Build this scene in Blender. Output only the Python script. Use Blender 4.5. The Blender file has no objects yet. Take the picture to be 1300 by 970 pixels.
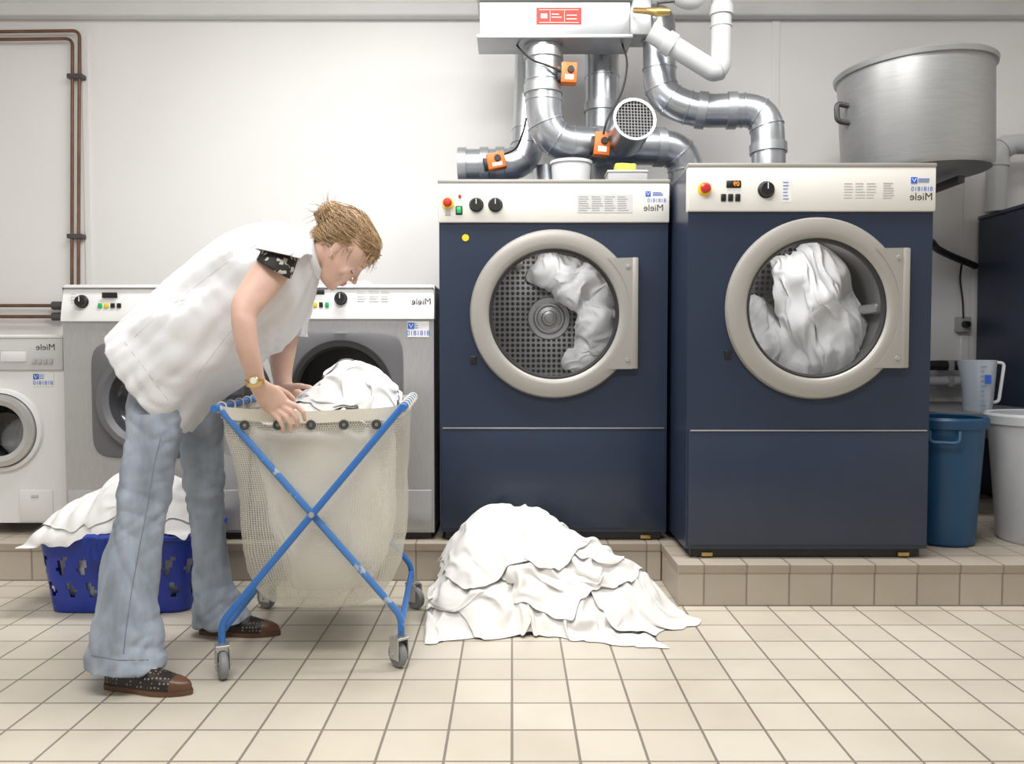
import bpy, bmesh, math, random, time
import numpy as np
from mathutils import Vector, Matrix, noise
from mathutils.bvhtree import BVHTree
random.seed(7)
PI = math.pi
S = bpy.context.scene
C = S.collection
F = 1050.0; H = 0.90
PITCH = math.atan(40 / F)
cp, sp = math.cos(PITCH), math.sin(PITCH)
try:
    S.view_settings.view_transform = 'Standard'
except Exception:
    pass

def ray(px, py):
    u = (px - 650) / F; v = -(py - 485) / F
    return Vector((u, cp + v * sp, -sp + v * cp))
def P(px, py, Y):
    d = ray(px, py); t = Y / d.y
    return Vector((d.x * t, Y, H + d.z * t))

# ------------------------------------------------------------------ materials
def M(name, col, rough=.5, metal=0., var=0., vscale=15, bump=0., bscale=150, coat=0., sss=0., emit=0., stretch=None):
    m = bpy.data.materials.new(name); m.use_nodes = True
    nt = m.node_tree; N = nt.nodes; L = nt.links
    b = N['Principled BSDF']
    b.inputs['Base Color'].default_value = (*col, 1)
    b.inputs['Roughness'].default_value = rough
    b.inputs['Metallic'].default_value = metal
    if coat: b.inputs['Coat Weight'].default_value = coat
    if sss:
        b.inputs['Subsurface Weight'].default_value = sss
        b.inputs['Subsurface Radius'].default_value = (.012, .005, .003)
    if emit:
        b.inputs['Emission Color'].default_value = (*col, 1); b.inputs['Emission Strength'].default_value = emit
    tc = N.new('ShaderNodeTexCoord')
    vec = tc.outputs['Object']
    if stretch:
        mp = N.new('ShaderNodeMapping'); mp.inputs['Scale'].default_value = stretch
        L.new(vec, mp.inputs['Vector']); vec = mp.outputs['Vector']
    if var:
        n = N.new('ShaderNodeTexNoise'); n.inputs['Scale'].default_value = vscale; n.inputs['Detail'].default_value = 5
        L.new(vec, n.inputs['Vector'])
        r = N.new('ShaderNodeValToRGB')
        r.color_ramp.elements[0].position = .3; r.color_ramp.elements[1].position = .7
        r.color_ramp.elements[0].color = (*[c * (1 - var) for c in col], 1)
        r.color_ramp.elements[1].color = (*[min(1, c * (1 + var)) for c in col], 1)
        L.new(n.outputs['Fac'], r.inputs['Fac']); L.new(r.outputs['Color'], b.inputs['Base Color'])
    if bump:
        n2 = N.new('ShaderNodeTexNoise'); n2.inputs['Scale'].default_value = bscale; n2.inputs['Detail'].default_value = 3
        L.new(vec, n2.inputs['Vector'])
        bp = N.new('ShaderNodeBump'); bp.inputs['Strength'].default_value = bump; bp.inputs['Distance'].default_value = .004
        L.new(n2.outputs['Fac'], bp.inputs['Height']); L.new(bp.outputs['Normal'], b.inputs['Normal'])
    return m

def tile_mat(name, c1, c2, mortar, w, h, swz=False, ox=0., oy=0., ms=.0035, rough=.35):
    m = bpy.data.materials.new(name); m.use_nodes = True
    nt = m.node_tree; N = nt.nodes; L = nt.links; b = N['Principled BSDF']
    tc = N.new('ShaderNodeTexCoord'); sx = N.new('ShaderNodeSeparateXYZ'); cx = N.new('ShaderNodeCombineXYZ')
    L.new(tc.outputs['Object'], sx.inputs[0])
    ax = N.new('ShaderNodeMath'); ax.operation = 'ADD'; ax.inputs[1].default_value = ox
    ay = N.new('ShaderNodeMath'); ay.operation = 'ADD'; ay.inputs[1].default_value = oy
    L.new(sx.outputs['X'], ax.inputs[0]); L.new(sx.outputs['Z' if swz else 'Y'], ay.inputs[0])
    L.new(ax.outputs[0], cx.inputs['X']); L.new(ay.outputs[0], cx.inputs['Y'])
    br = N.new('ShaderNodeTexBrick'); br.offset = 0.; br.squash = 1.
    L.new(cx.outputs[0], br.inputs['Vector'])
    for k, v in (('Color1', (*c1, 1)), ('Color2', (*c2, 1)), ('Mortar', (*mortar, 1)), ('Scale', 1.), ('Mortar Size', ms),
                 ('Mortar Smooth', .25), ('Bias', 0.), ('Brick Width', w), ('Row Height', h)):
        br.inputs[k].default_value = v
    n = N.new('ShaderNodeTexNoise'); n.inputs['Scale'].default_value = 3.; n.inputs['Detail'].default_value = 6
    L.new(tc.outputs['Object'], n.inputs['Vector'])
    mx = N.new('ShaderNodeMix'); mx.data_type = 'RGBA'; mx.blend_type = 'MULTIPLY'; mx.inputs['Factor'].default_value = .35
    L.new(br.outputs['Color'], mx.inputs['A'])
    rr = N.new('ShaderNodeValToRGB'); rr.color_ramp.elements[0].color = (.7, .68, .64, 1); rr.color_ramp.elements[1].color = (1, 1, 1, 1)
    rr.color_ramp.elements[0].position = .3; rr.color_ramp.elements[1].position = .6
    L.new(n.outputs['Fac'], rr.inputs['Fac']); L.new(rr.outputs['Color'], mx.inputs['B'])
    L.new(mx.outputs['Result'], b.inputs['Base Color'])
    b.inputs['Roughness'].default_value = rough
    bp = N.new('ShaderNodeBump'); bp.invert = True; bp.inputs['Strength'].default_value = .5; bp.inputs['Distance'].default_value = .003
    L.new(br.outputs['Fac'], bp.inputs['Height']); L.new(bp.outputs['Normal'], b.inputs['Normal'])
    return m

def glass_mat(name, tint=(1, 1, 1), refl=.07, milky=0.):
    m = bpy.data.materials.new(name); m.use_nodes = True
    nt = m.node_tree; N = nt.nodes; L = nt.links; N.clear()
    o = N.new('ShaderNodeOutputMaterial'); t = N.new('ShaderNodeBsdfTransparent'); g = N.new('ShaderNodeBsdfGlossy'); x = N.new('ShaderNodeMixShader')
    t.inputs[0].default_value = (*tint, 1); g.inputs['Roughness'].default_value = .08
    x.inputs[0].default_value = refl; src = t
    if milky:
        d = N.new('ShaderNodeBsdfDiffuse'); d.inputs[0].default_value = (*tint, 1); y = N.new('ShaderNodeMixShader'); y.inputs[0].default_value = milky
        L.new(t.outputs[0], y.inputs[1]); L.new(d.outputs[0], y.inputs[2]); src = y
    L.new(src.outputs[0], x.inputs[1]); L.new(g.outputs[0], x.inputs[2]); L.new(x.outputs[0], o.inputs[0])
    return m

def net_mat(name, col, cell, thr, base, top):
    m = bpy.data.materials.new(name); m.use_nodes = True
    nt = m.node_tree; N = nt.nodes; L = nt.links; N.clear()
    o = N.new('ShaderNodeOutputMaterial'); t = N.new('ShaderNodeBsdfTransparent'); x = N.new('ShaderNodeMixShader')
    d = N.new('ShaderNodeBsdfPrincipled'); d.inputs['Base Color'].default_value = (*col, 1); d.inputs['Roughness'].default_value = .45
    tr = N.new('ShaderNodeBsdfTranslucent'); tr.inputs[0].default_value = (*col, 1)
    dm = N.new('ShaderNodeMixShader'); dm.inputs[0].default_value = .4
    L.new(d.outputs[0], dm.inputs[1]); L.new(tr.outputs[0], dm.inputs[2])
    tc = N.new('ShaderNodeTexCoord'); s = N.new('ShaderNodeSeparateXYZ'); L.new(tc.outputs['UV'], s.inputs[0])
    outs = []
    for ax in ('X', 'Y'):
        a = N.new('ShaderNodeMath'); a.operation = 'DIVIDE'; a.inputs[1].default_value = cell; L.new(s.outputs[ax], a.inputs[0])
        f = N.new('ShaderNodeMath'); f.operation = 'FRACT'; L.new(a.outputs[0], f.inputs[0])
        l = N.new('ShaderNodeMath'); l.operation = 'LESS_THAN'; l.inputs[1].default_value = thr; L.new(f.outputs[0], l.inputs[0])
        outs.append(l)
    mx = N.new('ShaderNodeMath'); mx.operation = 'MAXIMUM'; L.new(outs[0].outputs[0], mx.inputs[0]); L.new(outs[1].outputs[0], mx.inputs[1])
    mr = N.new('ShaderNodeMapRange'); mr.inputs['To Min'].default_value = base; mr.inputs['To Max'].default_value = top
    L.new(mx.outputs[0], mr.inputs['Value']); L.new(mr.outputs[0], x.inputs[0])
    L.new(t.outputs[0], x.inputs[1]); L.new(dm.outputs[0], x.inputs[2]); L.new(x.outputs[0], o.inputs[0])
    return m

def worn_mat(name, col, under, thr=.58, scale=14):
    m = M(name, col, .4); nt = m.node_tree; N = nt.nodes; L = nt.links; b = N['Principled BSDF']
    tc = N.new('ShaderNodeTexCoord'); n = N.new('ShaderNodeTexNoise'); n.inputs['Scale'].default_value = scale; n.inputs['Detail'].default_value = 8
    L.new(tc.outputs['Object'], n.inputs['Vector'])
    r = N.new('ShaderNodeValToRGB'); r.color_ramp.elements[0].position = thr - .02; r.color_ramp.elements[1].position = thr + .02
    r.color_ramp.elements[0].color = (*col, 1); r.color_ramp.elements[1].color = (*under, 1)
    L.new(n.outputs['Fac'], r.inputs['Fac']); L.new(r.outputs['Color'], b.inputs['Base Color'])
    return m

def pattern_mat(name):
    m = M(name, (.02, .02, .02), .7); nt = m.node_tree; N = nt.nodes; L = nt.links; b = N['Principled BSDF']
    tc = N.new('ShaderNodeTexCoord'); n = N.new('ShaderNodeTexNoise'); n.inputs['Scale'].default_value = 62; n.inputs['Detail'].default_value = 1
    L.new(tc.outputs['Object'], n.inputs['Vector'])
    r = N.new('ShaderNodeValToRGB'); r.color_ramp.interpolation = 'CONSTANT'
    r.color_ramp.elements[0].color = (.015, .014, .014, 1); r.color_ramp.elements[1].position = .59; r.color_ramp.elements[1].color = (.5, .47, .41, 1)
    L.new(n.outputs['Fac'], r.inputs['Fac']); L.new(r.outputs['Color'], b.inputs['Base Color'])
    return m

def dots_mat(name, base, dot, scale, thr, metal=0., flat=None, rough=.45, rnd=0.):
    m = M(name, base, rough, metal); nt = m.node_tree; N = nt.nodes; L = nt.links; b = N['Principled BSDF']
    tc = N.new('ShaderNodeTexCoord'); vec = tc.outputs['Object']
    if flat:
        mp = N.new('ShaderNodeMapping'); mp.inputs['Scale'].default_value = flat; L.new(vec, mp.inputs['Vector']); vec = mp.outputs['Vector']
    v = N.new('ShaderNodeTexVoronoi'); v.inputs['Scale'].default_value = scale; v.inputs['Randomness'].default_value = rnd; L.new(vec, v.inputs['Vector'])
    r = N.new('ShaderNodeValToRGB'); r.color_ramp.elements[0].position = thr; r.color_ramp.elements[1].position = thr + .04
    r.color_ramp.elements[0].color = (*dot, 1); r.color_ramp.elements[1].color = (*base, 1)
    L.new(v.outputs['Distance'], r.inputs['Fac']); L.new(r.outputs['Color'], b.inputs['Base Color'])
    return m

m_wall = M('wall_paint', (.82, .81, .80), .55, var=.03, vscale=1.2, bump=.04, bscale=40)
m_ceil = M('ceiling_paint', (.82, .82, .81), .8, var=.02)
m_trim = M('trim_paint', (.66, .66, .65), .5, var=.04, vscale=4)
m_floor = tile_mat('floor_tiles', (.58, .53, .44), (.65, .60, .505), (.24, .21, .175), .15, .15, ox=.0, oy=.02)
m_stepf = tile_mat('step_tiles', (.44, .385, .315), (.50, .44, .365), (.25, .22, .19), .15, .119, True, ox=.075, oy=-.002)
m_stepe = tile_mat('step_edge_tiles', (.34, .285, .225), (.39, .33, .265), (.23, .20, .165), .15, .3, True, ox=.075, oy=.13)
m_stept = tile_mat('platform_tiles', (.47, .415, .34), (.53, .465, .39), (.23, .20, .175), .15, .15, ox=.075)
m_navy = M('navy_enamel', (.020, .031, .060), .33, var=.08, vscale=3, coat=.15)
m_navyd = M('dark_navy_enamel', (.018, .028, .058), .4, var=.1, vscale=4)
m_cream = M('cream_panel', (.78, .765, .72), .4, var=.02, vscale=3)
m_ring = M('warm_grey_door', (.36, .345, .32), .36, .15, var=.03, vscale=5)
m_steel = M('stainless', (.55, .545, .54), .36, .75, var=.06, vscale=30, stretch=(1, 1, 14))
m_wst = M('brushed_stainless', (.50, .50, .505), .34, .68, var=.07, vscale=22, stretch=(18, 1, 1))
m_wgrey = M('grey_enamel', (.40, .40, .41), .42, var=.04, vscale=3)
m_dgrey = M('dark_grey_plastic', (.13, .13, .14), .4, var=.05)
m_white = M('white_enamel', (.78, .78, .775), .35, var=.015, vscale=3)
m_offw = M('light_grey_plastic', (.58, .58, .575), .4, var=.02)
m_black = M('black_plastic', (.012, .012, .013), .35, var=.1)
m_rub = M('black_rubber', (.018, .018, .018), .6, var=.15)
m_red = M('red_plastic', (.55, .03, .03), .35, var=.05)
m_lred = M('red_label_paint', (.47, .035, .025), .45, var=.05)
m_yel = M('yellow_plastic', (.80, .60, .03), .4, var=.05)
m_green = M('green_plastic', (.02, .45, .12), .35, var=.05)
m_orange = M('orange_plastic', (.80, .19, .03), .4, var=.05)
m_amber = M('amber_digits', (.9, .25, .02), .4, var=.02, emit=1.)
m_glass = glass_mat('door_glass', (.93, .94, .95), .06)
m_dglass = M('dark_glass', (.05, .05, .055), .12, var=.2, coat=.5)
m_drum = M('drum_steel', (.44, .43, .42), .38, .7, var=.08, vscale=10)
m_drumb = M('drum_back_steel', (.17, .165, .16), .45, .5, var=.1, vscale=8)
m_perf = dots_mat('perforated_steel', (.28, .275, .265), (.006, .006, .006), 44, .33, .5, (1, 0, 1))
m_hole = M('duct_dark', (.02, .02, .02), .8, var=.05)
m_galv = M('galvanised', (.52, .545, .575), .30, .86, var=.16, vscale=9, bump=.05, bscale=30)
m_galvb = M('sheet_metal', (.45, .465, .48), .38, .72, var=.08, vscale=6)
m_pipew = M('painted_pipe', (.58, .595, .60), .4, var=.04)
m_copper = M('old_copper', (.17, .085, .05), .5, .3, var=.25, vscale=12)
m_brass = M('brass', (.55, .38, .14), .35, .8, var=.12)
m_cloth = M('white_cotton', (.78, .775, .77), .9, var=.015, vscale=5, bump=.10, bscale=260)
m_clothw = M('warm_white_cotton', (.78, .765, .74), .9, var=.02, vscale=5, bump=.10, bscale=260)
m_bluec = M('blue_cotton', (.02, .045, .30), .85, var=.1)
m_tunic = M('tunic_cotton', (.765, .77, .79), .85, var=.012, vscale=6, bump=.06, bscale=300)
m_tseam = M('tunic_seam', (.56, .56, .59), .85, var=.05)
m_denim = M('faded_denim', (.345, .395, .47), .88, var=.34, vscale=6, bump=.4, bscale=420, stretch=(2.4, 2.4, .7))
m_dseam = M('denim_seam', (.20, .22, .27), .85, var=.1)
m_skin = M('skin', (.70, .46, .365), .48, var=.08, vscale=22, sss=.12)
m_lip = M('lip', (.55, .24, .20), .4, var=.05)
m_hair = M('dark_blond_hair', (.40, .265, .14), .42, var=.3, vscale=60)
m_hair2 = M('brown_hair_strand', (.25, .15, .075), .42, var=.3, vscale=60)
m_hair3 = M('light_blond_hair_strand', (.60, .44, .26), .42, var=.25, vscale=60)
m_eye = M('eye_white', (.75, .73, .70), .2, var=.02)
m_lash = M('eyelash', (.05, .03, .02), .6, var=.05)
m_shoe = dots_mat('studded_dark_leather', (.018, .014, .013), (.33, .27, .21), 95, .22, rnd=.25)
m_shoec = M('brown_leather', (.13, .06, .03), .35, var=.15)
m_gold = M('gold', (.70, .50, .20), .28, .85, var=.1)
m_dial = M('watch_dial', (.75, .73, .66), .3, var=.02)
m_pat = pattern_mat('black_floral_cotton')
m_net = net_mat('cream_net', (.82, .79, .69), .0062, .36, .11, .80)
m_hem = M('cream_webbing', (.74, .71, .61), .7, var=.05, bump=.2, bscale=200)
m_bpaint = worn_mat('worn_blue_paint', (.035, .17, .52), (.30, .36, .46), .72)
m_bpaint2 = worn_mat('worn_pale_blue_paint', (.07, .21, .53), (.40, .46, .54), .60, 22)
m_caster = M('grey_rubber', (.25, .255, .26), .55, var=.1)
m_basket = M('blue_basket_plastic', (.010, .034, .33), .3, var=.06)
m_bblue = M('blue_bin_plastic', (.008, .062, .15), .4, var=.06)
m_bgrey = M('pale_bin_plastic', (.55, .57, .60), .4, var=.04)
m_jug = glass_mat('cloudy_plastic', (.78, .83, .88), .08, .38)
m_tblk = M('black_print', (.02, .02, .022), .6, var=.05)
m_tblue = M('blue_print', (.03, .13, .55), .5, var=.05)
m_tgrey = M('grey_print', (.40, .40, .40), .6, var=.05)
m_vat = M('brushed_aluminium', (.43, .435, .435), .38, .6, var=.06, vscale=12, stretch=(1, 1, 8))
m_vatd = M('dark_steel', (.10, .10, .10), .45, .6, var=.1)
m_bucket = M('milky_plastic', (.72, .73, .74), .4, var=.03)
m_sponge = M('sponge_yellow', (.62, .70, .10), .9, var=.15, bump=.6, bscale=80)

# ------------------------------------------------------------------ mesh helpers
def merge(bm, t, mat=None):
    if mat is not None: bmesh.ops.transform(t, matrix=mat, verts=t.verts)
    me = bpy.data.meshes.new('tmp'); t.to_mesh(me); t.free(); bm.from_mesh(me); bpy.data.meshes.remove(me)

def box(bm, x0, x1, y0, y1, z0, z1, bev=0., seg=2, mat=None):
    t = bmesh.new(); bmesh.ops.create_cube(t, size=1)
    for v in t.verts:
        v.co = Vector(((x0 + x1) / 2 + v.co.x * (x1 - x0), (y0 + y1) / 2 + v.co.y * (y1 - y0), (z0 + z1) / 2 + v.co.z * (z1 - z0)))
    if bev: bmesh.ops.bevel(t, geom=t.edges[:], offset=bev, segments=seg, affect='EDGES', profile=.5)
    merge(bm, t, mat); return bm

def loft(bm, rings, cap0=True, cap1=True, closed=True, mi=0):
    vs = [[bm.verts.new(p) for p in r] for r in rings]
    n = len(rings[0]); fs = []
    for a, b in zip(vs[:-1], vs[1:]):
        for k in range(n if closed else n - 1):
            j = (k + 1) % n
            f = bm.faces.new((a[k], a[j], b[j], b[k])); f.material_index = mi
    if cap0: bm.faces.new(vs[0][::-1])
    if cap1: bm.faces.new(vs[-1])
    return vs

def lathe(bm, prof, seg=48, mat=None, close=False):
    t = bmesh.new()
    rings = []
    for r, z in prof:
        rings.append([t.verts.new((r * math.cos(2 * PI * k / seg), r * math.sin(2 * PI * k / seg), z)) for k in range(seg)] if r > 1e-6 else [t.verts.new((0, 0, z))])
    pr = list(zip(rings[:-1], rings[1:]))
    if close: pr.append((rings[-1], rings[0]))
    for a, b in pr:
        for k in range(seg):
            j = (k + 1) % seg
            if len(a) == 1 and len(b) == 1: continue
            if len(a) == 1: t.faces.new((a[0], b[j], b[k]))
            elif len(b) == 1: t.faces.new((a[k], a[j], b[0]))
            else: t.faces.new((a[k], a[j], b[j], b[k]))
    merge(bm, t, mat); return bm

def front(c): return Matrix.Translation(c) @ Matrix.Rotation(PI / 2, 4, 'X')      # local z -> -Y
def along(p0, p1):
    d = (p1 - p0); q = d.to_track_quat('Z', 'Y')
    return Matrix.Translation(p0) @ q.to_matrix().to_4x4()
def cyl(bm, p0, p1, r0, r1=None, seg=20):
    r1 = r0 if r1 is None else r1; L = (p1 - p0).length
    lathe(bm, [(0, 0), (r0, 0), (r1, L), (0, L)], seg, along(p0, p1)); return bm

def tube(bm, pts, r, seg=12, caps=True, closed=False, mi=0):
    pts = [Vector(p) for p in pts]; n = len(pts)
    rs = r if isinstance(r, (list, tuple)) else [r] * n
    up = None; rings = []
    for i, p in enumerate(pts):
        if closed: d = pts[(i + 1) % n] - pts[i - 1]
        else: d = pts[min(i + 1, n - 1)] - pts[max(i - 1, 0)]
        if d.length < 1e-9: d = Vector((0, 0, 1))
        d.normalize()
        if up is None:
            up = d.orthogonal().normalized()
        up = (up - d * up.dot(d))
        if up.length < 1e-6: up = d.orthogonal()
        up.normalize(); s = d.cross(up)
        rings.append([p + (up * math.cos(2 * PI * k / seg) + s * math.sin(2 * PI * k / seg)) * rs[i] for k in range(seg)])
    if closed: rings.append(rings[0])
    loft(bm, rings, caps and not closed, caps and not closed, mi=mi)
    if closed: bmesh.ops.remove_doubles(bm, verts=bm.verts[:], dist=1e-6)
    return bm

def fillet(pts, r, n=8):
    pts = [Vector(p) for p in pts]; out = [pts[0]]
    for i in range(1, len(pts) - 1):
        a, b, c = pts[i - 1], pts[i], pts[i + 1]
        rr = min(r, (a - b).length * .49, (c - b).length * .49)
        p0 = b + (a - b).normalized() * rr; p2 = b + (c - b).normalized() * rr
        for k in range(n + 1):
            t = k / n; w1 = 2 * t * (1 - t) * 1.0
            out.append(p0 * (1 - t) ** 2 + b * w1 + p2 * t * t)
    out.append(pts[-1]); return out

def spline(pts, n=6):
    pts = [Vector(p) for p in pts]; out = []
    for i in range(len(pts) - 1):
        p0 = pts[max(i - 1, 0)]; p1 = pts[i]; p2 = pts[i + 1]; p3 = pts[min(i + 2, len(pts) - 1)]
        for k in range(n):
            t = k / n
            out.append(.5 * ((2 * p1) + (p2 - p0) * t + (2 * p0 - 5 * p1 + 4 * p2 - p3) * t * t + (3 * p1 - p0 - 3 * p2 + p3) * t ** 3))
    out.append(pts[-1]); return out

def ell(bm, mat, seg=20, rings=12):
    t = bmesh.new(); bmesh.ops.create_uvsphere(t, u_segments=seg, v_segments=rings, radius=1); merge(bm, t, mat); return bm
def ball(bm, c, r, seg=16): return ell(bm, Matrix.Translation(c) @ Matrix.Diagonal((r, r, r, 1)), seg, 10)
def chain(bm, pts, rads, seg=14):
    for a, b, ra, rb in zip(pts[:-1], pts[1:], rads[:-1], rads[1:]): cyl(bm, a, b, ra, rb, seg)
    for p, r in zip(pts, rads): ball(bm, p, r, seg)

def plate_hole(bm, x0, x1, z0, z1, cx, cz, r, y, seg=64):
    angs = [2 * PI * k / seg for k in range(seg)]
    for X in (x0, x1):
        for Z in (z0, z1): angs.append(math.atan2(Z - cz, X - cx) % (2 * PI))
    angs = sorted(angs); inn = []; out = []
    for a in angs:
        c, s = math.cos(a), math.sin(a); t = 1e9
        if c > 1e-9: t = min(t, (x1 - cx) / c)
        if c < -1e-9: t = min(t, (x0 - cx) / c)
        if s > 1e-9: t = min(t, (z1 - cz) / s)
        if s < -1e-9: t = min(t, (z0 - cz) / s)
        inn.append(bm.verts.new((cx + r * c, y, cz + r * s))); out.append(bm.verts.new((cx + t * c, y, cz + t * s)))
    n = len(angs)
    for k in range(n):
        j = (k + 1) % n; bm.faces.new((inn[k], inn[j], out[j], out[k]))

def shell(bm, x0, x1, y0, y1, z0, z1):        # five walls, open to the front (y0)
    v = {}
    for i, x in enumerate((x0, x1)):
        for j, y in enumerate((y0, y1)):
            for k, z in enumerate((z0, z1)): v[i, j, k] = bm.verts.new((x, y, z))
    for f in ([(0, 0, 0), (0, 1, 0), (0, 1, 1), (0, 0, 1)], [(1, 0, 0), (1, 0, 1), (1, 1, 1), (1, 1, 0)], [(0, 0, 1), (0, 1, 1), (1, 1, 1), (1, 0, 1)],
              [(0, 0, 0), (1, 0, 0), (1, 1, 0), (0, 1, 0)], [(0, 1, 0), (1, 1, 0), (1, 1, 1), (0, 1, 1)]):
        bm.faces.new([v[q] for q in f])

# ------------------------------------------------------------------ objects
ORG = {}
def thing(name, label, cat, loc=(0, 0, 0), rotz=0, group=None):
    o = bpy.data.objects.new(name, None); o.empty_display_size = .1; C.objects.link(o)
    o.location = loc; o.rotation_euler = (0, 0, rotz); o['label'] = label; o['category'] = cat
    if group: o['group'] = group
    ORG[o.name] = Vector(loc); return o
def link(name, bm, m, smooth=35):
    if isinstance(bm, bmesh.types.BMesh):
        bmesh.ops.recalc_face_normals(bm, faces=bm.faces[:])
        me = bpy.data.meshes.new(name); bm.to_mesh(me); bm.free()
    else: me = bm; me.name = name
    ms = m if isinstance(m, list) else [m]
    me.materials.clear()
    for q in ms: me.materials.append(q)
    if smooth:
        for p in me.polygons: p.use_smooth = True
        if smooth < 180: me.set_sharp_from_angle(angle=math.radians(smooth))
    o = bpy.data.objects.new(name, me); C.objects.link(o); return o
def part(name, bm, m, parent, label=None, smooth=35, local=False):
    o = link(name, bm, m, smooth); org = ORG.get(parent.name, Vector())
    if not local: o.data.transform(Matrix.Translation(-org))
    else: org = Vector()
    ORG[o.name] = org
    o.parent = parent
    if label: o['label'] = label
    return o
def single(name, bm, m, label, cat, group=None, smooth=35, kind=None):
    o = link(name, bm, m, smooth)
    n = len(o.data.vertices); co = np.empty(n * 3); o.data.vertices.foreach_get('co', co); co = co.reshape(-1, 3)
    c = Vector(((co[:, 0].min() + co[:, 0].max()) / 2, (co[:, 1].min() + co[:, 1].max()) / 2, co[:, 2].min()))
    o.data.transform(Matrix.Translation(-c)); o.location = c; ORG[o.name] = c
    o['label'] = label; o['category'] = cat
    if group: o['group'] = group
    if kind: o['kind'] = kind
    return o
def struct(name, bm, m, smooth=0):
    o = link(name, bm, m, smooth); o['kind'] = 'structure'; return o
def subsurf(o, lv=1):
    s = o.modifiers.new('sub', 'SUBSURF'); s.levels = lv; s.render_levels = lv
def solid(o, th):
    s = o.modifiers.new('solid', 'SOLIDIFY'); s.thickness = th; s.offset = 0

def remesh(bm, voxel, smooth=3, fac=.5):
    bmesh.ops.recalc_face_normals(bm, faces=bm.faces[:])
    me = bpy.data.meshes.new('rm'); bm.to_mesh(me); bm.free()
    o = bpy.data.objects.new('rm', me); C.objects.link(o)
    r = o.modifiers.new('r', 'REMESH'); r.mode = 'VOXEL'; r.voxel_size = voxel
    s = o.modifiers.new('s', 'SMOOTH'); s.iterations = smooth; s.factor = fac
    dg = bpy.context.evaluated_depsgraph_get(); dg.update()
    out = bpy.data.meshes.new_from_object(o.evaluated_get(dg))
    bpy.data.objects.remove(o); bpy.data.meshes.remove(me)
    return out
def displace(me, fn):
    ns = [v.normal.copy() for v in me.vertices]
    for v, n in zip(me.vertices, ns): v.co += n * fn(v.co, n)
    me.update()
def bil(x, y, z): return abs(noise.noise(Vector((x, y, z)))) * 2.3
def make_crumple(seed, size=1.):          # crossing creases: soft triangle waves in many directions
    r = random.Random(seed); K = []
    for lam in (.21, .15, .11, .085, .065, .05, .037, .028):
        d = Vector((r.gauss(0, 1), r.gauss(0, 1), r.gauss(0, 1))).normalized(); K.append((d, lam * size, r.random(), Vector((r.random() * 9, r.random() * 9, r.random() * 9))))
    def fn(p):
        w = Vector((noise.noise(p * 5 + K[0][3]), noise.noise(p * 5 + K[1][3]), noise.noise(p * 5 + K[2][3]))) * .10 * size
        q = p + w; s = 0.
        for d, lam, ph, off in K:
            mk = max(0., min(1., .5 + 1.9 * noise.noise(p * (.45 / lam) + off)))
            if mk <= 0: continue
            s += mk * lam * math.asin(.94 * math.sin(2 * PI * (q.dot(d) / lam + ph)))
        return s * .155
    return fn
def bvh_of(me): return BVHTree.FromPolygons([v.co[:] for v in me.vertices], [p.vertices[:] for p in me.polygons])
def hit(bvh, px, py, off=.0):
    d = ray(px, py).normalized(); h = bvh.ray_cast(Vector((0, 0, H)), d)
    return (h[0] - d * off) if h[0] is not None else None
def on_surf(bvh, pix, off=.001, n=5):
    out = []
    for a, b in zip(pix[:-1], pix[1:]):
        for k in range(n):
            t = k / n; q = hit(bvh, a[0] * (1 - t) + b[0] * t, a[1] * (1 - t) + b[1] * t, off)
            if q is not None: out.append(q)
    return out

def text_bm(s, pos, size, mirror=True):
    cu = bpy.data.curves.new('t', 'FONT'); cu.body = s; cu.size = size; cu.align_x = 'CENTER'; cu.align_y = 'CENTER'; cu.extrude = .0006
    o = bpy.data.objects.new('t', cu); C.objects.link(o)
    dg = bpy.context.evaluated_depsgraph_get(); dg.update()
    me = bpy.data.meshes.new_from_object(o.evaluated_get(dg))
    bpy.data.objects.remove(o); bpy.data.curves.remove(cu)
    bm = bmesh.new(); bm.from_mesh(me); bpy.data.meshes.remove(me)
    bmesh.ops.transform(bm, matrix=front(pos) @ Matrix.Diagonal((-1 if mirror else 1, 1, 1, 1)), verts=bm.verts)
    return bm

def grid_bm(bm, pos, fn=None):
    n, m, _ = pos.shape
    vs = [[bm.verts.new(fn(pos[i, j]) if fn else pos[i, j]) for j in range(m)] for i in range(n)]
    for i in range(n - 1):
        for j in range(m - 1):
            bm.faces.new((vs[i][j], vs[i + 1][j], vs[i + 1][j + 1], vs[i][j + 1]))
    return bm
def sstep(t):
    t = max(0., min(1., t)); return t * t * (3 - 2 * t)
G = lambda x, y, cx, cy, sx, sy, p=2: np.exp(-(np.abs((x - cx) / sx) ** p + np.abs((y - cy) / sy) ** p))

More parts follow.
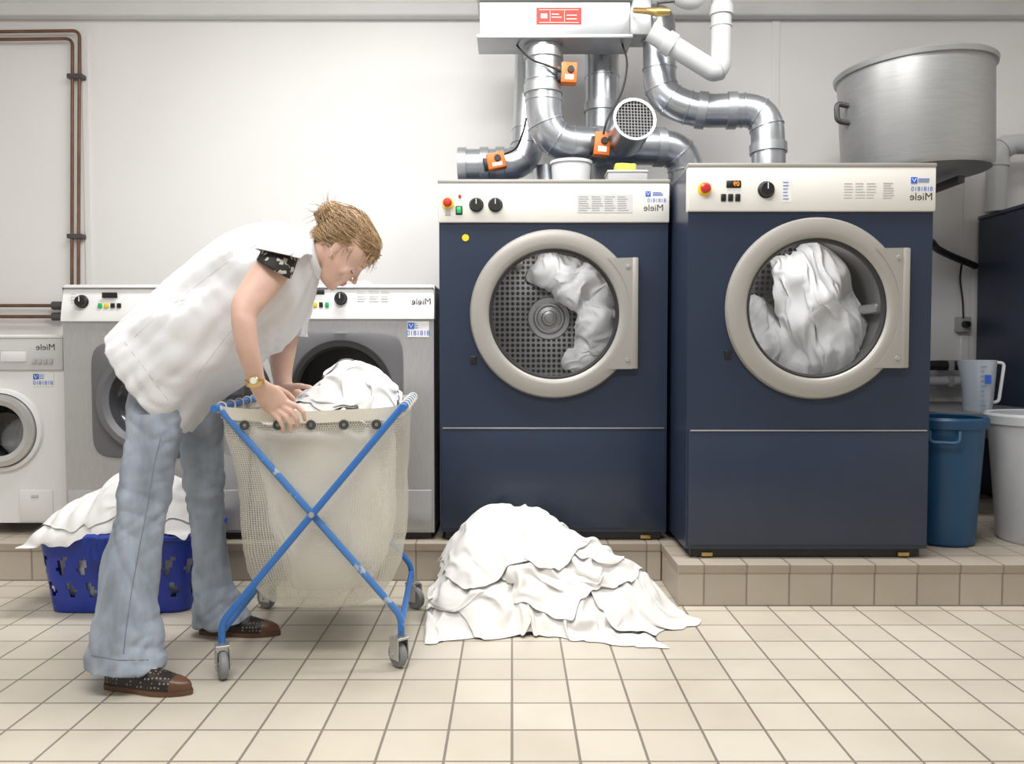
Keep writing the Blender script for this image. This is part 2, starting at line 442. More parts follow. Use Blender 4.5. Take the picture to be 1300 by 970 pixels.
# ---- cloth sheets: coarse position-based cloth, longer than the space it lies in, so that it buckles into long soft folds
def flat(cx, cy, sx, sy, ang, n, m, warp=0., seed=0, taper=1.):
    r = np.random.RandomState(seed); U, V = np.meshgrid(np.linspace(-.5, .5, n), np.linspace(-.5, .5, m), indexing='ij')
    x = U * sx * (taper + (1 - taper) * (.5 - V)) + warp * np.sin(V * 6 + r.rand() * 6); y = V * sy + warp * np.sin(U * 6 + r.rand() * 6)
    c, s = math.cos(ang), math.sin(ang); return np.stack([cx + c * x - s * y, cy + s * x + c * y, np.zeros_like(x)], -1)
def drape(fl, hf, slx, sly, seed, steps=90, iters=8, amp=.02, clamp=None, bend=.10, grav=.0022, edge=3, stick=.0):
    rng = np.random.RandomState(seed); pos = fl.copy(); n, m, _ = pos.shape; cons = []; al = slice(None)
    def pr(N, s, ph):
        i = np.arange(ph, N - s, 2 * s)
        return (slice(ph, i[-1] + 1, 2 * s), slice(ph + s, i[-1] + s + 1, 2 * s)) if len(i) else None
    def add(A, B, k, sc, two=False): cons.append((A, B, np.linalg.norm(pos[B] - pos[A], axis=-1) * sc, k, two))
    for ph in (0, 1):
        q = pr(n, 1, ph); add((q[0], al), (q[1], al), .9, slx)
        q = pr(m, 1, ph); add((al, q[0]), (al, q[1]), .9, sly)
    sd = math.sqrt((slx * slx + sly * sly) / 2)
    for ph in (0, 1):
        q = pr(n, 1, ph); add((q[0], slice(0, m - 1)), (q[1], slice(1, m)), .3, sd); add((q[0], slice(1, m)), (q[1], slice(0, m - 1)), .3, sd)
    for ph in range(4):
        q = pr(n, 2, ph)
        if q: add((q[0], al), (q[1], al), bend, slx * .96, True)
        q = pr(m, 2, ph)
        if q: add((al, q[0]), (al, q[1]), bend, sly * .96, True)
    def sm(kx, ky):
        z = rng.randn(n + 24, m + 24)
        for _ in range(kx): z = (z * 2 + np.roll(z, 1, 0) + np.roll(z, -1, 0)) / 4
        for _ in range(ky): z = (z * 2 + np.roll(z, 1, 1) + np.roll(z, -1, 1)) / 4
        z = z[12:-12, 12:-12]; return z / z.std()
    # first creases run across the direction that has more slack
    kx, ky = (1, 14) if slx > sly + .08 else ((14, 1) if sly > slx + .08 else (2, 2))
    pos[..., 2] = hf(pos[..., 0], pos[..., 1]) + .006 + amp * (1 + .8 * sm(kx, ky)).clip(0) + amp * .4 * np.abs(sm(3, 3))
    prev = pos.copy()
    for st in range(steps):
        v = np.clip((pos - prev) * .86, -.015, .015); prev = pos.copy(); pos = pos + v; pos[..., 2] -= grav
        for it in range(iters):
            for A, B, r, k, two in cons:
                if two and it % 2: continue
                a = pos[A]; b = pos[B]; d = b - a; L = np.linalg.norm(d, axis=-1) + 1e-9; c = (k * .5 * (L - r) / L)[..., None] * d
                pos[A] = a + c; pos[B] = b - c
            h = hf(pos[..., 0], pos[..., 1]) + .003; pos[..., 2] = np.maximum(pos[..., 2], h)
        low = pos[..., 2] < h + .005
        pos[..., :2] = np.where(low[..., None], prev[..., :2] + (pos[..., :2] - prev[..., :2]) * stick, pos[..., :2])
        if clamp: pos[..., 0] = np.clip(pos[..., 0], clamp[0], clamp[1]); pos[..., 1] = np.clip(pos[..., 1], clamp[2], clamp[3])
    if edge:       # the hem lies down on what is under it
        I, J = np.meshgrid(np.minimum(np.arange(n), n - 1 - np.arange(n)), np.minimum(np.arange(m), m - 1 - np.arange(m)), indexing='ij')
        e = np.clip(np.minimum(I, J) / edge, 0, 1); e = .12 + .88 * e * e * (3 - 2 * e); h = hf(pos[..., 0], pos[..., 1]) + .003; pos[..., 2] = h + (pos[..., 2] - h) * e
    return pos
class Field:          # height of everything already lying there
    def __init__(s, f, x0, x1, y0, y1, n=150):
        s.b = (x0, x1, y0, y1); s.n = n; X, Y = np.meshgrid(np.linspace(x0, x1, n), np.linspace(y0, y1, n), indexing='ij'); s.X, s.Y = X, Y; s.h = f(X, Y) + 0. * X
    def put(s, pos, th=.004):
        b = grid_bm(bmesh.new(), pos); me = bpy.data.meshes.new('t'); b.to_mesh(me); b.free(); t = bvh_of(me); bpy.data.meshes.remove(me); g = s.h.copy()
        for i in range(s.n):
            for j in range(s.n):
                h = t.ray_cast(Vector((s.X[i, j], s.Y[i, j], 3.)), Vector((0, 0, -1)))
                if h[0] is not None: g[i, j] = max(g[i, j], h[0].z + th)
        s.h = g
        k = g.copy()
        for _ in range(3): k = np.maximum(k, (k + np.roll(k, 1, 0) + np.roll(k, -1, 0) + np.roll(k, 1, 1) + np.roll(k, -1, 1)) / 5)
        s.h = k
    def __call__(s, x, y):
        x0, x1, y0, y1 = s.b; u = np.clip((x - x0) / (x1 - x0) * (s.n - 1), 0, s.n - 1.001); v = np.clip((y - y0) / (y1 - y0) * (s.n - 1), 0, s.n - 1.001)
        i = u.astype(int); j = v.astype(int); a = u - i; b = v - j
        return s.h[i, j] * (1 - a) * (1 - b) + s.h[i + 1, j] * a * (1 - b) + s.h[i, j + 1] * (1 - a) * b + s.h[i + 1, j + 1] * a * b

# ================================================================== THE ROOM
YW = 4.40
XL, XR, ZC = -3.3, 3.5, 3.0
b = bmesh.new(); box(b, XL, XR, -1.6, YW + .1, -.1, 0); struct('floor', b, m_floor)
b = bmesh.new(); box(b, XL, XR, YW, YW + .1, 0, ZC); struct('wall_back', b, m_wall)
b = bmesh.new(); box(b, XL - .1, XL, -1.6, YW + .1, -.1, ZC); struct('wall_left', b, m_wall)
b = bmesh.new(); box(b, XR, XR + .1, -1.6, YW + .1, -.1, ZC); struct('wall_right', b, m_wall)
b = bmesh.new(); box(b, XL - .1, XR + .1, -1.6, YW + .1, ZC, ZC + .1); struct('ceiling', b, m_ceil)
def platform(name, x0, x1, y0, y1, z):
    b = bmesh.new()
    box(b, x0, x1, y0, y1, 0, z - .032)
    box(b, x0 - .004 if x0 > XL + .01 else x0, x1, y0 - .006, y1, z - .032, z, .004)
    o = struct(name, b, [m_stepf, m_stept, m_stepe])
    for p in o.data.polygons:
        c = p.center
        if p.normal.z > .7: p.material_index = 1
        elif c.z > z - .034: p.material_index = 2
YS1, YS2 = 3.20, 2.88
XS = .585
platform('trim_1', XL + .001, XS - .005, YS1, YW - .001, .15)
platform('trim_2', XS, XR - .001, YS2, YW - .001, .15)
# strips covering the wall panel joints, rail along the top of the wall
for i, (px, py0, py1, w) in enumerate(((108, 40, 560, .018), (985, 10, 420, .02), (1229, 200, 560, .02))):
    a = P(px, py0, YW); d = P(px, py1, YW); b = bmesh.new(); box(b, a.x - w, a.x + w, YW - .008, YW - .0005, d.z, a.z, .002)
    struct('trim_%d' % (3 + i), b, m_wall)
b = bmesh.new(); a = P(0, 30, YW)
box(b, XL + .001, XR - .001, YW - .07, YW - .0005, P(650, 26, YW).z, P(650, 8, YW).z, .012); struct('trim_6', b, m_trim)

# ================================================================== TUMBLE DRYERS
def knob(parent, c, r, name='knob', m=m_black):
    b = bmesh.new(); lathe(b, [(0, .024), (r * .75, .024), (r * .82, .02), (r * .85, .006), (r, .004), (r, 0)], 24, front(c))
    k = part(name, b, m, parent)
    b = bmesh.new(); box(b, c.x - .0015, c.x + .0015, c.y - .026, c.y - .0235, c.z, c.z + r * .7); part('pointer', b, m_white, k)
    return k
def button(parent, c, w, h, m, name='button', d=.006):
    b = bmesh.new(); box(b, c.x - w / 2, c.x + w / 2, c.y - d, c.y + .001, c.z - h / 2, c.z + h / 2, min(w, h) * .12); return part(name, b, m, parent)
def estop(parent, c, r):
    b = bmesh.new(); lathe(b, [(0, .008), (r * 1.25, .008), (r * 1.35, .005), (r * 1.35, 0)], 28, front(c)); k = part('emergency_stop_collar', b, m_yel, parent)
    b = bmesh.new(); lathe(b, [(0, .034), (r * .6, .033), (r, .026), (r, .019), (r * .55, .016), (r * .5, .006)], 28, front(c)); part('emergency_stop_button', b, m_red, k)
def logo_check(parent, c, s):       # small blue square emblem with a V-shaped notch
    b = bmesh.new(); box(b, c.x - s / 2, c.x + s / 2, c.y - .0012, c.y, c.z - s / 2, c.z + s / 2)
    k = part('emblem', b, m_tblue, parent)
    b = bmesh.new(); tube(b, [c + Vector((-s * .3, -.0014, s * .3)), c + Vector((0, -.0014, -s * .3)), c + Vector((s * .3, -.0014, s * .3))], s * .07, 6)
    part('emblem_stroke', b, m_white, k.parent if k.parent and k.parent.parent else k)
def lines(c, w, h, n, gap_cols=1, th=.0022):
    b = bmesh.new()
    for i in range(n):
        z = c.z + h / 2 - (i + .5) * h / n
        for g in range(gap_cols):
            x0 = c.x - w / 2 + g * w / gap_cols; ww = w / gap_cols * random.uniform(.6, .9)
            box(b, x0, x0 + ww, c.y - .001, c.y, z - th / 2, z + th / 2)
    return b

def dryer(label, pl, pr, Yf, pyp, door, rout, rin, seam_py, tab, extra):
    q = lambda px, py, o=0.: P(px, py, Yf) - Vector((0, o, 0))
    x0 = q(pl, 458).x; x1 = q(pr, 458).x; z0, z1 = .15, 1.55; yb = Yf + .85
    t = thing('tumble_dryer', label, 'tumble dryer', ((x0 + x1) / 2, Yf + .42, z0), 0, 'navy tumble dryers')
    zp = q(700, pyp).z; c = q(*door); sc = Yf / F; Ro = rout * sc; Ri = rin * sc
    zb = z0 + .035
    b = bmesh.new(); plate_hole(b, x0, x1, zb, zp, c.x, c.z, Ri + .012, Yf); shell(b, x0, x1, Yf, yb, zb, z1 - .004)
    bmesh.ops.remove_doubles(b, verts=b.verts[:], dist=1e-5)
    part('body', b, m_navy, t)
    b = bmesh.new(); box(b, x0 - .003, x1 + .003, Yf - .014, Yf + .03, zp, z1, .006); cpn = part('control_panel', b, m_cream, t)
    b = bmesh.new(); box(b, x0 - .004, x1 + .004, Yf - .016, Yf + .05, z1 - .004, z1 + .012, .004); part('top_strip', b, m_ring, t)
    b = bmesh.new(); box(b, x0 + .006, x1 - .006, Yf - .010, Yf + .012, z0 + .05, q(700, seam_py).z - .004, .004); lp = part('lower_panel', b, m_navy, t)
    b = bmesh.new(); box(b, x0 + .012, x1 - .012, Yf - .013, Yf - .002, q(700, seam_py).z - .003, q(700, seam_py).z + .001, .001); part('seam_strip', b, m_steel, t)
    for xx in (x0 + .06, x1 - .06):
        for yy in (Yf + .05, yb - .08):
            b = bmesh.new(); cyl(b, Vector((xx, yy, z0)), Vector((xx, yy, zb + .005)), .028, .02, 16); part('foot', b, m_black, t)
    b = bmesh.new(); box(b, x0 + .02, x1 - .02, Yf + .015, Yf + .03, z0 + .004, zb + .01); part('kick_plate', b, m_black, t)
    for xx in (x0 + .06, x1 - .1):
        b = bmesh.new(); box(b, xx, xx + .04, Yf + .004, Yf + .014, z0 + .006, z0 + .02, .002); part('corner_bracket', b, m_brass, t)
    # door
    b = bmesh.new()
    lathe(b, [(Ri, -.004), (Ri - .004, .012), (Ri, .022), (Ri + .010, .030), (Ri + .022, .032), (Ro - .022, .032), (Ro - .006, .027), (Ro, .018), (Ro, .004), (Ro - .02, .002)], 96, front(c), close=True)
    tx0, ty0, tx1, ty1 = tab; a0 = q(tx0, ty0); a1 = q(tx1, ty1)
    # hinge plate joined to the ring, cut round on its inner side
    hh = (a0.z - a1.z) / 2; zc = (a0.z + a1.z) / 2
    outl = [(a1.x, zc - hh), (a1.x, zc + hh)]
    for i in range(15):
        th = math.asin(max(-1, min(1, (hh - .001) / (Ro - .03)))) * (1 - 2 * i / 14)
        outl.append((c.x + (Ro - .03) * math.cos(th), c.z + (Ro - .03) * math.sin(th)))
    tb = bmesh.new(); lo = [tb.verts.new((x, Yf - .004, z)) for x, z in outl]; hi = [tb.verts.new((x, Yf - .034, z)) for x, z in outl]
    n = len(outl)
    for i in range(n): tb.faces.new((lo[i], lo[(i + 1) % n], hi[(i + 1) % n], hi[i]))
    tb.faces.new(hi); tb.faces.new(lo[::-1]); merge(b, tb)
    dr = part('door', b, m_ring, t)
    b = bmesh.new(); box(b, a1.x - .014, a1.x + .010, Yf - .038, Yf - .002, zc - hh, zc + hh, .005); part('hinge_block', b, m_ring, dr)
    b = bmesh.new(); lathe(b, [(Ri + .006, .022), (Ri - .006, .022), (Ri - .014, .006), (Ri - .004, -.01), (Ri + .006, -.01)], 72, front(c), close=True); part('door_gasket', b, m_rub, dr)
    b = bmesh.new(); lathe(b, [(0, -.02), (Ri * .4, -.016), (Ri * .75, -.004), (Ri - .008, .014)], 64, front(c)); part('door_glass', b, m_glass, dr)
    lk = q(door[0] - rout + 4, door[1] + 58, .002)
    b = bmesh.new(); box(b, lk.x - .012, lk.x + .012, lk.y - .006, lk.y + .004, lk.z - .016, lk.z + .016, .003); part('door_catch', b, m_black, t)
    for dz in (.42, -.42):
        b = bmesh.new(); cc = Vector((a1.x - .03, Yf - .034, zc + hh * 2 * dz)); lathe(b, [(0, .004), (.008, .003), (.009, 0)], 14, front(cc)); part('hinge_screw', b, m_steel, dr)
    # drum
    Rd = Ri + .045; dep = .42
    b = bmesh.new(); lathe(b, [(Ri + .012, -.012), (Ri + .012, -.03), (Rd, -.04), (Rd, -dep)], 72, front(c)); dm = part('drum', b, m_drum, t)
    b = bmesh.new(); lathe(b, [(.088, -dep + .004), (Rd * .6, -dep + .02), (Rd, -dep)], 64, front(c)); bk = part('drum_back', b, m_perf, t)
    b = bmesh.new(); lathe(b, [(0, -dep + .04), (.018, -dep + .038), (.02, -dep + .030), (.03, -dep + .028), (.035, -dep + .012), (.05, -dep + .010), (.056, -dep + .024), (.064, -dep + .024), (.07, -dep + .010), (.09, -dep + .012), (.096, -dep + .003)], 48, front(c)); part('hub', b, m_drum, bk)
    for i in range(3):
        a = PI / 2 + .5 + i * 2 * PI / 3
        rot = Matrix.Translation(c) @ Matrix.Rotation(a, 4, 'Y')
        b = bmesh.new(); box(b, Rd - .05, Rd - .001, .06, dep - .03, -.018, .018, .012, 2, rot); part('lifter', b, m_drum, dm)
    extra(t, cpn, q)
    return t, c, Ri, dep

# left dryer
YF1 = 3.24
def ex1(t, cpn, q):
    o = .014
    estop(t, q(569, 259, o), .017)
    button(t, q(584, 250, o), .011, .011, m_red, 'signal_lamp')
    s = button(t, q(583, 268, o), .026, .034, m_black, 'switch_frame', .004); button(s, q(583, 268, o + .003), .018, .024, m_green, 'rocker_switch')
    button(t, q(569, 272, o), .02, .016, m_tgrey, 'small_label', .001)
    knob(t, q(605, 261, o), .028); knob(t, q(629, 261, o), .028)
    c = q(767, 259, o); w = 69 * YF1 / F; h = 23 * YF1 / F
    b = bmesh.new(); box(b, c.x - w / 2, c.x + w / 2, c.y - .0015, c.y, c.z - h / 2, c.z + h / 2); lb = part('instruction_label', b, m_offw, t)
    part('label_print', lines(c - Vector((0, .0015, 0)), w * .94, h * .85, 7, 4), m_tgrey, lb)
    part('logo_lettering', text_bm('Miele', q(829, 265, o), .036), m_tblk, t, smooth=0)
    part('number_lettering', text_bm('8181810', q(833, 255.5, o), .021), m_tblue, t, smooth=0)
    logo_check(t, q(822, 247, o), .02); part('sticker_print', lines(q(836, 247, o), .05, .016, 3), m_tblue, t)
    b = bmesh.new(); lathe(b, [(0, .003), (.013, .003), (.014, 0)], 24, front(q(591, 302))); part('warning_sticker', b, m_yel, t)
D1, cD1, Ri1, dep1 = dryer('navy front-loading dryer behind the floor laundry heap, beneath the perforated duct fan', 558, 847, YF1, 283, (703, 399), 106, 82, 543, (770, 328, 805, 468), ex1)
YF2 = 2.96
def ex2(t, cpn, q):
    o = .014
    estop(t, q(893, 241, o), .018)
    s = button(t, q(930, 235, o), .052, .026, m_black, 'display', .004)
    part('display_digits', text_bm('09 ', q(932, 235, o + .0045), .022), m_amber, s, smooth=0)
    for x in (917, 926, 935): button(t, q(x, 252, o), .018, .026, m_black)
    knob(t, q(971, 242, o), .03)
    c = q(997, 243, o); b = bmesh.new(); box(b, c.x - .017, c.x + .017, c.y - .0012, c.y, c.z - .04, c.z + .04); lb = part('sticker', b, m_white, t)
    part('sticker_print', lines(c - Vector((0, .0012, 0)), .026, .07, 6), m_tblue, lb)
    part('label_print', lines(q(1091, 243, o), .12, .06, 6, 3, .0018), m_tgrey, t)
    part('label_print', lines(q(1127, 243, o), .045, .06, 7, 1, .003), m_tgrey, t)
    part('logo_lettering', text_bm('Miele', q(1167, 251, o), .038), m_tblk, t, smooth=0)
    part('number_lettering', text_bm('8181810', q(1168, 241, o), .022), m_tblue, t, smooth=0)
    logo_check(t, q(1158, 230, o), .022); part('sticker_print', lines(q(1172, 230, o), .05, .016, 3), m_tblue, t)
D2, cD2, Ri2, dep2 = dryer('navy front-loading dryer standing on the higher tiled step beside the blue bin', 872, 1181, YF2, 269, (1034, 392), 114, 88, 546, (1100, 316, 1144, 467), ex2)

# laundry inside the drums (laid out on its back, then stood up in the drum)
def drum_load(c, dep, patches, rmax, res=.0125, amp=.016, pw=.6):
    b = bmesh.new(); fld = Field(lambda x, y: 0. * x, -.4, .4, -.4, .4, 90)
    for cx, cy, sx, sy, ang, hgt, slx, sly, sd, tp in patches:
        bump = lambda x, y: 1 + .22 * np.sin(x * 31 + sd) * np.sin(y * 27 + sd * 2)
        dome = lambda x, y: np.maximum(fld(x, y), hgt * bump(x, y) * np.clip(1 - np.abs(((x - cx) * math.cos(ang) + (y - cy) * math.sin(ang)) / (sx * .56)) ** 2.4 - np.abs((-(x - cx) * math.sin(ang) + (y - cy) * math.cos(ang)) / (sy * .56)) ** 2.6, 0, 1) ** pw)
        p = drape(flat(cx, cy, sx, sy, ang, max(14, int(sx / res)), max(14, int(sy / res)), .015, sd, tp), dome, slx, sly, sd, 60, 7, amp, None, .08, .0022, 2)
        rr = np.hypot(p[..., 0], p[..., 1]); k = np.minimum(1, rmax / np.maximum(rr, 1e-6)); p[..., 0] *= k; p[..., 1] *= k; p[..., 2] = np.clip(p[..., 2], .0, .335)
        fld.put(p, .002); grid_bm(b, p, lambda q_: (c.x + q_[0], c.y + dep - .05 - q_[2], c.z + q_[1]))
    return b
b = drum_load(cD1, dep1, ((.15, -.18, .18, .15, .70, .11, 1.35, 1.5, 3, .8), (.20, -.02, .18, .32, .05, .14, 1.6, 1.35, 4, 1.), (.05, .195, .27, .16, -.25, .13, 1.45, 1.5, 5, .8), (.165, .11, .26, .25, -.75, .17, 1.55, 1.45, 6, .75), (.20, -.03, .17, .22, .25, .19, 1.55, 1.4, 7, .7)), .278, .0115, .022, .8)
o = single('laundry', b, m_cloth, 'white laundry curling round the right side of the drum with the visible hub', 'laundry', smooth=180); subsurf(o, 2)
b = drum_load(cD2, dep2, ((-.16, -.10, .26, .34, -.38, .13, 1.5, 1.06, 6, .65), (.0, -.14, .28, .32, -.12, .16, 1.5, 1.06, 7, .7), (.10, .0, .40, .56, .34, .21, 1.6, 1.05, 8, .55), (.20, -.11, .26, .32, .45, .19, 1.5, 1.1, 9, .75)), .292, .0115, .02, .75)
o = single('laundry', b, m_cloth, 'white sheets in long upright folds filling the drum of the dryer on the higher step', 'laundry', smooth=180); subsurf(o, 2)

# ================================================================== WASHING MACHINES
def serect(c, hx, hz, e, y, n=96):
    out = []
    for k in range(n):
        a = 2 * PI * k / n; c_, s_ = math.cos(a), math.sin(a)
        r = 1 / ((abs(c_ / hx) ** e + abs(s_ / hz) ** e) ** (1 / e)); out.append(Vector((c.x + r * c_, y, c.z + r * s_)))
    return out
def washer(label, x0, x1, Yf, z0, z1, pyp, door, rout, rin, opened, extra):
    q = lambda px, py, o=0.: P(px, py, Yf) - Vector((0, o, 0))
    t = thing('washing_machine', label, 'washing machine', ((x0 + x1) / 2, Yf + .35, z0))
    zp = q(300, pyp).z; c = q(*door); sc = Yf / F; Ro = rout * sc; Ri = rin * sc; yb = Yf + .72; zb = z0 + .03
    b = bmesh.new(); plate_hole(b, x0, x1, zb, zp, c.x, c.z, Ri + .01, Yf); shell(b, x0, x1, Yf, yb, zb, z1 - .012)
    bmesh.ops.remove_doubles(b, verts=b.verts[:], dist=1e-5); part('body', b, m_wst, t)
    b = bmesh.new(); loft(b, [[Vector((x, y, z)) for y, z in ((Yf - .012, zp), (Yf - .012, zp + .012), (Yf + .012, z1 - .012), (Yf + .02, z1 - .002), (Yf + .08, z1 - .002), (Yf + .08, zp))] for x in (x0 - .002, x1 + .002)]); part('control_panel', b, m_white, t)
    b = bmesh.new(); box(b, x0 - .003, x1 + .003, Yf + .015, yb, z1 - .014, z1, .005); part('lid', b, m_white, t)
    hs = Ro + .012
    b = bmesh.new(); loft(b, [serect(c, hs, hs, 7, Yf + .002), serect(c, hs, hs, 7, Yf - .010), serect(c, hs - .010, hs - .010, 7, Yf - .016), serect(c, Ri + .02, Ri + .02, 2, Yf - .014), serect(c, Ri + .008, Ri + .008, 2, Yf - .004)], False, False); part('door_surround', b, m_dgrey, t)
    b = bmesh.new(); lathe(b, [(Ri + .012, .012), (Ri - .005, .012), (Ri - .015, .0), (Ri - .01, -.03), (Ri + .012, -.03)], 64, front(c), close=True); part('door_gasket', b, m_rub, t)
    b = bmesh.new(); lathe(b, [(Ri - .005, -.03), (Ri + .05, -.05), (Ri + .05, -.40), (0, -.40)], 48, front(c)); part('drum', b, m_drumb, t)
    b = bmesh.new(); lathe(b, [(Ri - .02, .008), (Ri - .02, .03), (Ri, .045), (Ro - .022, .045), (Ro - .01, .03), (Ro - .01, .016), (Ro - .02, .014)], 72, front(c), close=True)
    g = bmesh.new(); lathe(g, [(0, -.06), (Ri * .5, -.05), (Ri * .8, -.01), (Ri - .018, .03)], 48, front(c))
    hb = bmesh.new(); box(hb, c.x + Ro - .03, c.x + Ro + .012, c.y - .05, c.y - .02, c.z - .035, c.z + .035, .008)
    if opened:
        hx = c.x - Ro - .02; rot = Matrix.Translation((hx, c.y - .02, 0)) @ Matrix.Rotation(math.radians(-104), 4, 'Z') @ Matrix.Translation((-hx, -c.y + .02, 0))
        for w in (b, g, hb): bmesh.ops.transform(w, matrix=rot, verts=w.verts)
    d = part('door', b, m_dgrey if not opened else m_offw, t); part('door_glass', g, m_dglass, d); part('door_handle', hb, m_black, d)
    b = bmesh.new(); box(b, x0 + .01, x1 - .01, Yf - .006, Yf + .01, zb + .01, zb + .17, .004); part('kick_panel', b, m_wst, t)
    for xx in (x0 + .05, x1 - .05):
        for yy in (Yf + .05, yb - .06):
            b = bmesh.new(); cyl(b, Vector((xx, yy, z0)), Vector((xx, yy, zb + .005)), .025, .02, 14); part('foot', b, m_black, t)
    b = bmesh.new(); box(b, x0 + .015, x1 - .015, Yf + .02, Yf + .03, z0 + .003, zb + .01); part('base_plate', b, m_black, t)
    extra(t, q); return t, c
YF3 = 3.25
zt = P(300, 361, YF3).z
xa = P(82, 520, YF3).x; xc = P(551, 520, YF3).x; xb = (xa + xc) / 2
def sticker(t, q, px, py, w, h, off):
    c = q(px, py, off); b = bmesh.new(); box(b, c.x - w / 2, c.x + w / 2, c.y - .0012, c.y, c.z - h / 2, c.z + h / 2); s = part('sticker', b, m_white, t)
    part('number_lettering', text_bm('8181810', c + Vector((0, -.0014, -h * .25)), h * .42), m_tblue, s, smooth=0)
    part('sticker_print', lines(c + Vector((-.012, -.0012, h * .22)), w * .55, h * .38, 3), m_tblue, s)
    logo_check(s, c + Vector((w * -.33, -.0013, h * .22)), h * .4)
def exw1(t, q):
    knob(t, q(105, 383, .004), .026)
    b = lines(q(94, 381, .0), .025, .06, 5); part('panel_print', b, m_tgrey, t)
    button(t, q(140, 375, .004), .06, .022, m_black, 'display', .003)
    for i, mm in enumerate((m_green, m_yel, m_black, m_black)): button(t, q(128 + i * 8, 388, .004), .016, .018, mm)
def exw2(t, q):
    knob(t, q(433, 379, .004), .026)
    button(t, q(404, 371, .004), .05, .02, m_black, 'display', .003)
    for i, mm in enumerate((m_green, m_yel, m_black, m_green)): button(t, q(393 + i * 7.5, 387, .004), .015, .02, mm)
    part('panel_print', lines(q(476, 378, .001), .14, .06, 6, 3), m_tgrey, t)
    sticker(t, q, 531, 418, .085, .062, .001)
    b = text_bm('Miele', q(535, 383, .004), .036); part('logo_lettering', b, m_tblk, t, smooth=0)
washer('grey washing machine behind the woman, closed dark porthole, next to the small white washer', xa, xb - .006, YF3, .15, zt, 408, (192, 508), 70, 56, False, exw1)
W2, cW2 = washer('grey washing machine with open porthole between the woman and the left dryer', xb + .006, xc, YF3, .15, zt, 405, (434, 498), 74, 60, True, exw2)

# small washer at the far left
YF4 = 3.34
q4 = lambda px, py, o=0.: P(px, py, YF4) - Vector((0, o, 0))
x1 = q4(84, 540).x; x0 = x1 - .60; zt4 = q4(40, 425).z; zb4 = .20
t = thing('washing_machine', 'small white washing machine at the far left, cut off by the photo edge', 'washing machine', ((x0 + x1) / 2, YF4 + .3, .15))
c = q4(3, 546); Ri = .115
b = bmesh.new(); plate_hole(b, x0, x1, zb4, q4(40, 470).z, c.x, c.z, Ri + .01, YF4); shell(b, x0, x1, YF4, YF4 + .6, zb4, zt4 - .01)
bmesh.ops.remove_doubles(b, verts=b.verts[:], dist=1e-5); part('body', b, m_white, t)
b = bmesh.new(); box(b, x0 + .001, x1 - .001, YF4 - .012, YF4 + .03, q4(40, 470).z, zt4 - .012, .006); part('control_panel', b, m_offw, t)
b = bmesh.new(); box(b, x0 - .002, x1 + .002, YF4 - .016, YF4 + .6, zt4 - .014, zt4, .005); part('lid', b, m_white, t)
b = bmesh.new(); lathe(b, [(Ri - .01, .005), (Ri - .012, .03), (Ri + .01, .04), (Ri + .03, .034), (Ri + .034, .006)], 64, front(c), close=True); d = part('door', b, m_steel, t)
b = bmesh.new(); lathe(b, [(Ri + .034, .004), (Ri + .036, .02), (Ri + .05, .016), (Ri + .054, 0)], 64, front(c)); part('door_rim', b, m_white, d)
b = bmesh.new(); lathe(b, [(0, -.05), (Ri * .6, -.03), (Ri - .008, .025)], 48, front(c)); part('door_glass', b, m_glass, d)
b = bmesh.new(); lathe(b, [(Ri + .01, 0), (Ri + .06, -.05), (Ri + .06, -.3), (0, -.3)], 48, front(c)); part('drum', b, m_drumb, t)
part('logo_lettering', text_bm('Miele', q4(60, 441, .012), .036), m_tblk, t, smooth=0)
button(t, q4(20, 452, .012), .10, .045, m_white, 'detergent_drawer', .004)
for i in range(4): button(t, q4(46 + i * 7, 459, .012), .014, .02, m_wgrey)
sticker(t, q4, 55, 482, .085, .055, .001)
a0, a1 = q4(25, 622), q4(68, 662)
b = bmesh.new(); box(b, a0.x, a1.x, YF4 - .006, YF4 + .004, a1.z, a0.z, .004); fl = part('filter_flap', b, m_white, t)
b = bmesh.new(); box(b, a0.x + .05, a0.x + .08, YF4 - .01, YF4 - .005, a0.z - .03, a0.z - .018, .002); part('flap_catch', b, m_offw, fl)
for xx in (x0 + .05, x1 - .05):
    for yy in (YF4 + .05, YF4 + .54):
        b = bmesh.new(); cyl(b, Vector((xx, yy, .15)), Vector((xx, yy, zb4 + .004)), .025, .02, 14); part('foot', b, m_black, t)
b = drum_load(Vector((c.x, YF4 - .02, c.z - .02)), .3, ((0., -.03, .22, .18, .2, .10, 1.35, 1.2, 15, 1.),), .15)
o = single('laundry', b, m_cloth, 'white laundry behind the porthole of the small white washer', 'laundry', smooth=180); subsurf(o)
# cloth on top of washer 2
p0 = P(462, 352, 3.50)
p = drape(flat(p0.x, 3.50, .15, .17, .3, 16, 18, .01, 9), lambda x, y: zt + .03 * G(x, y, p0.x, 3.50, .05, .06), 1.35, 1.15, 9, 60, 7, .012)
b = grid_bm(bmesh.new(), p); o = single('cleaning_cloth', b, m_cloth, 'crumpled white cloth lying on top of the open washing machine', 'cloth', smooth=180); subsurf(o, 2)

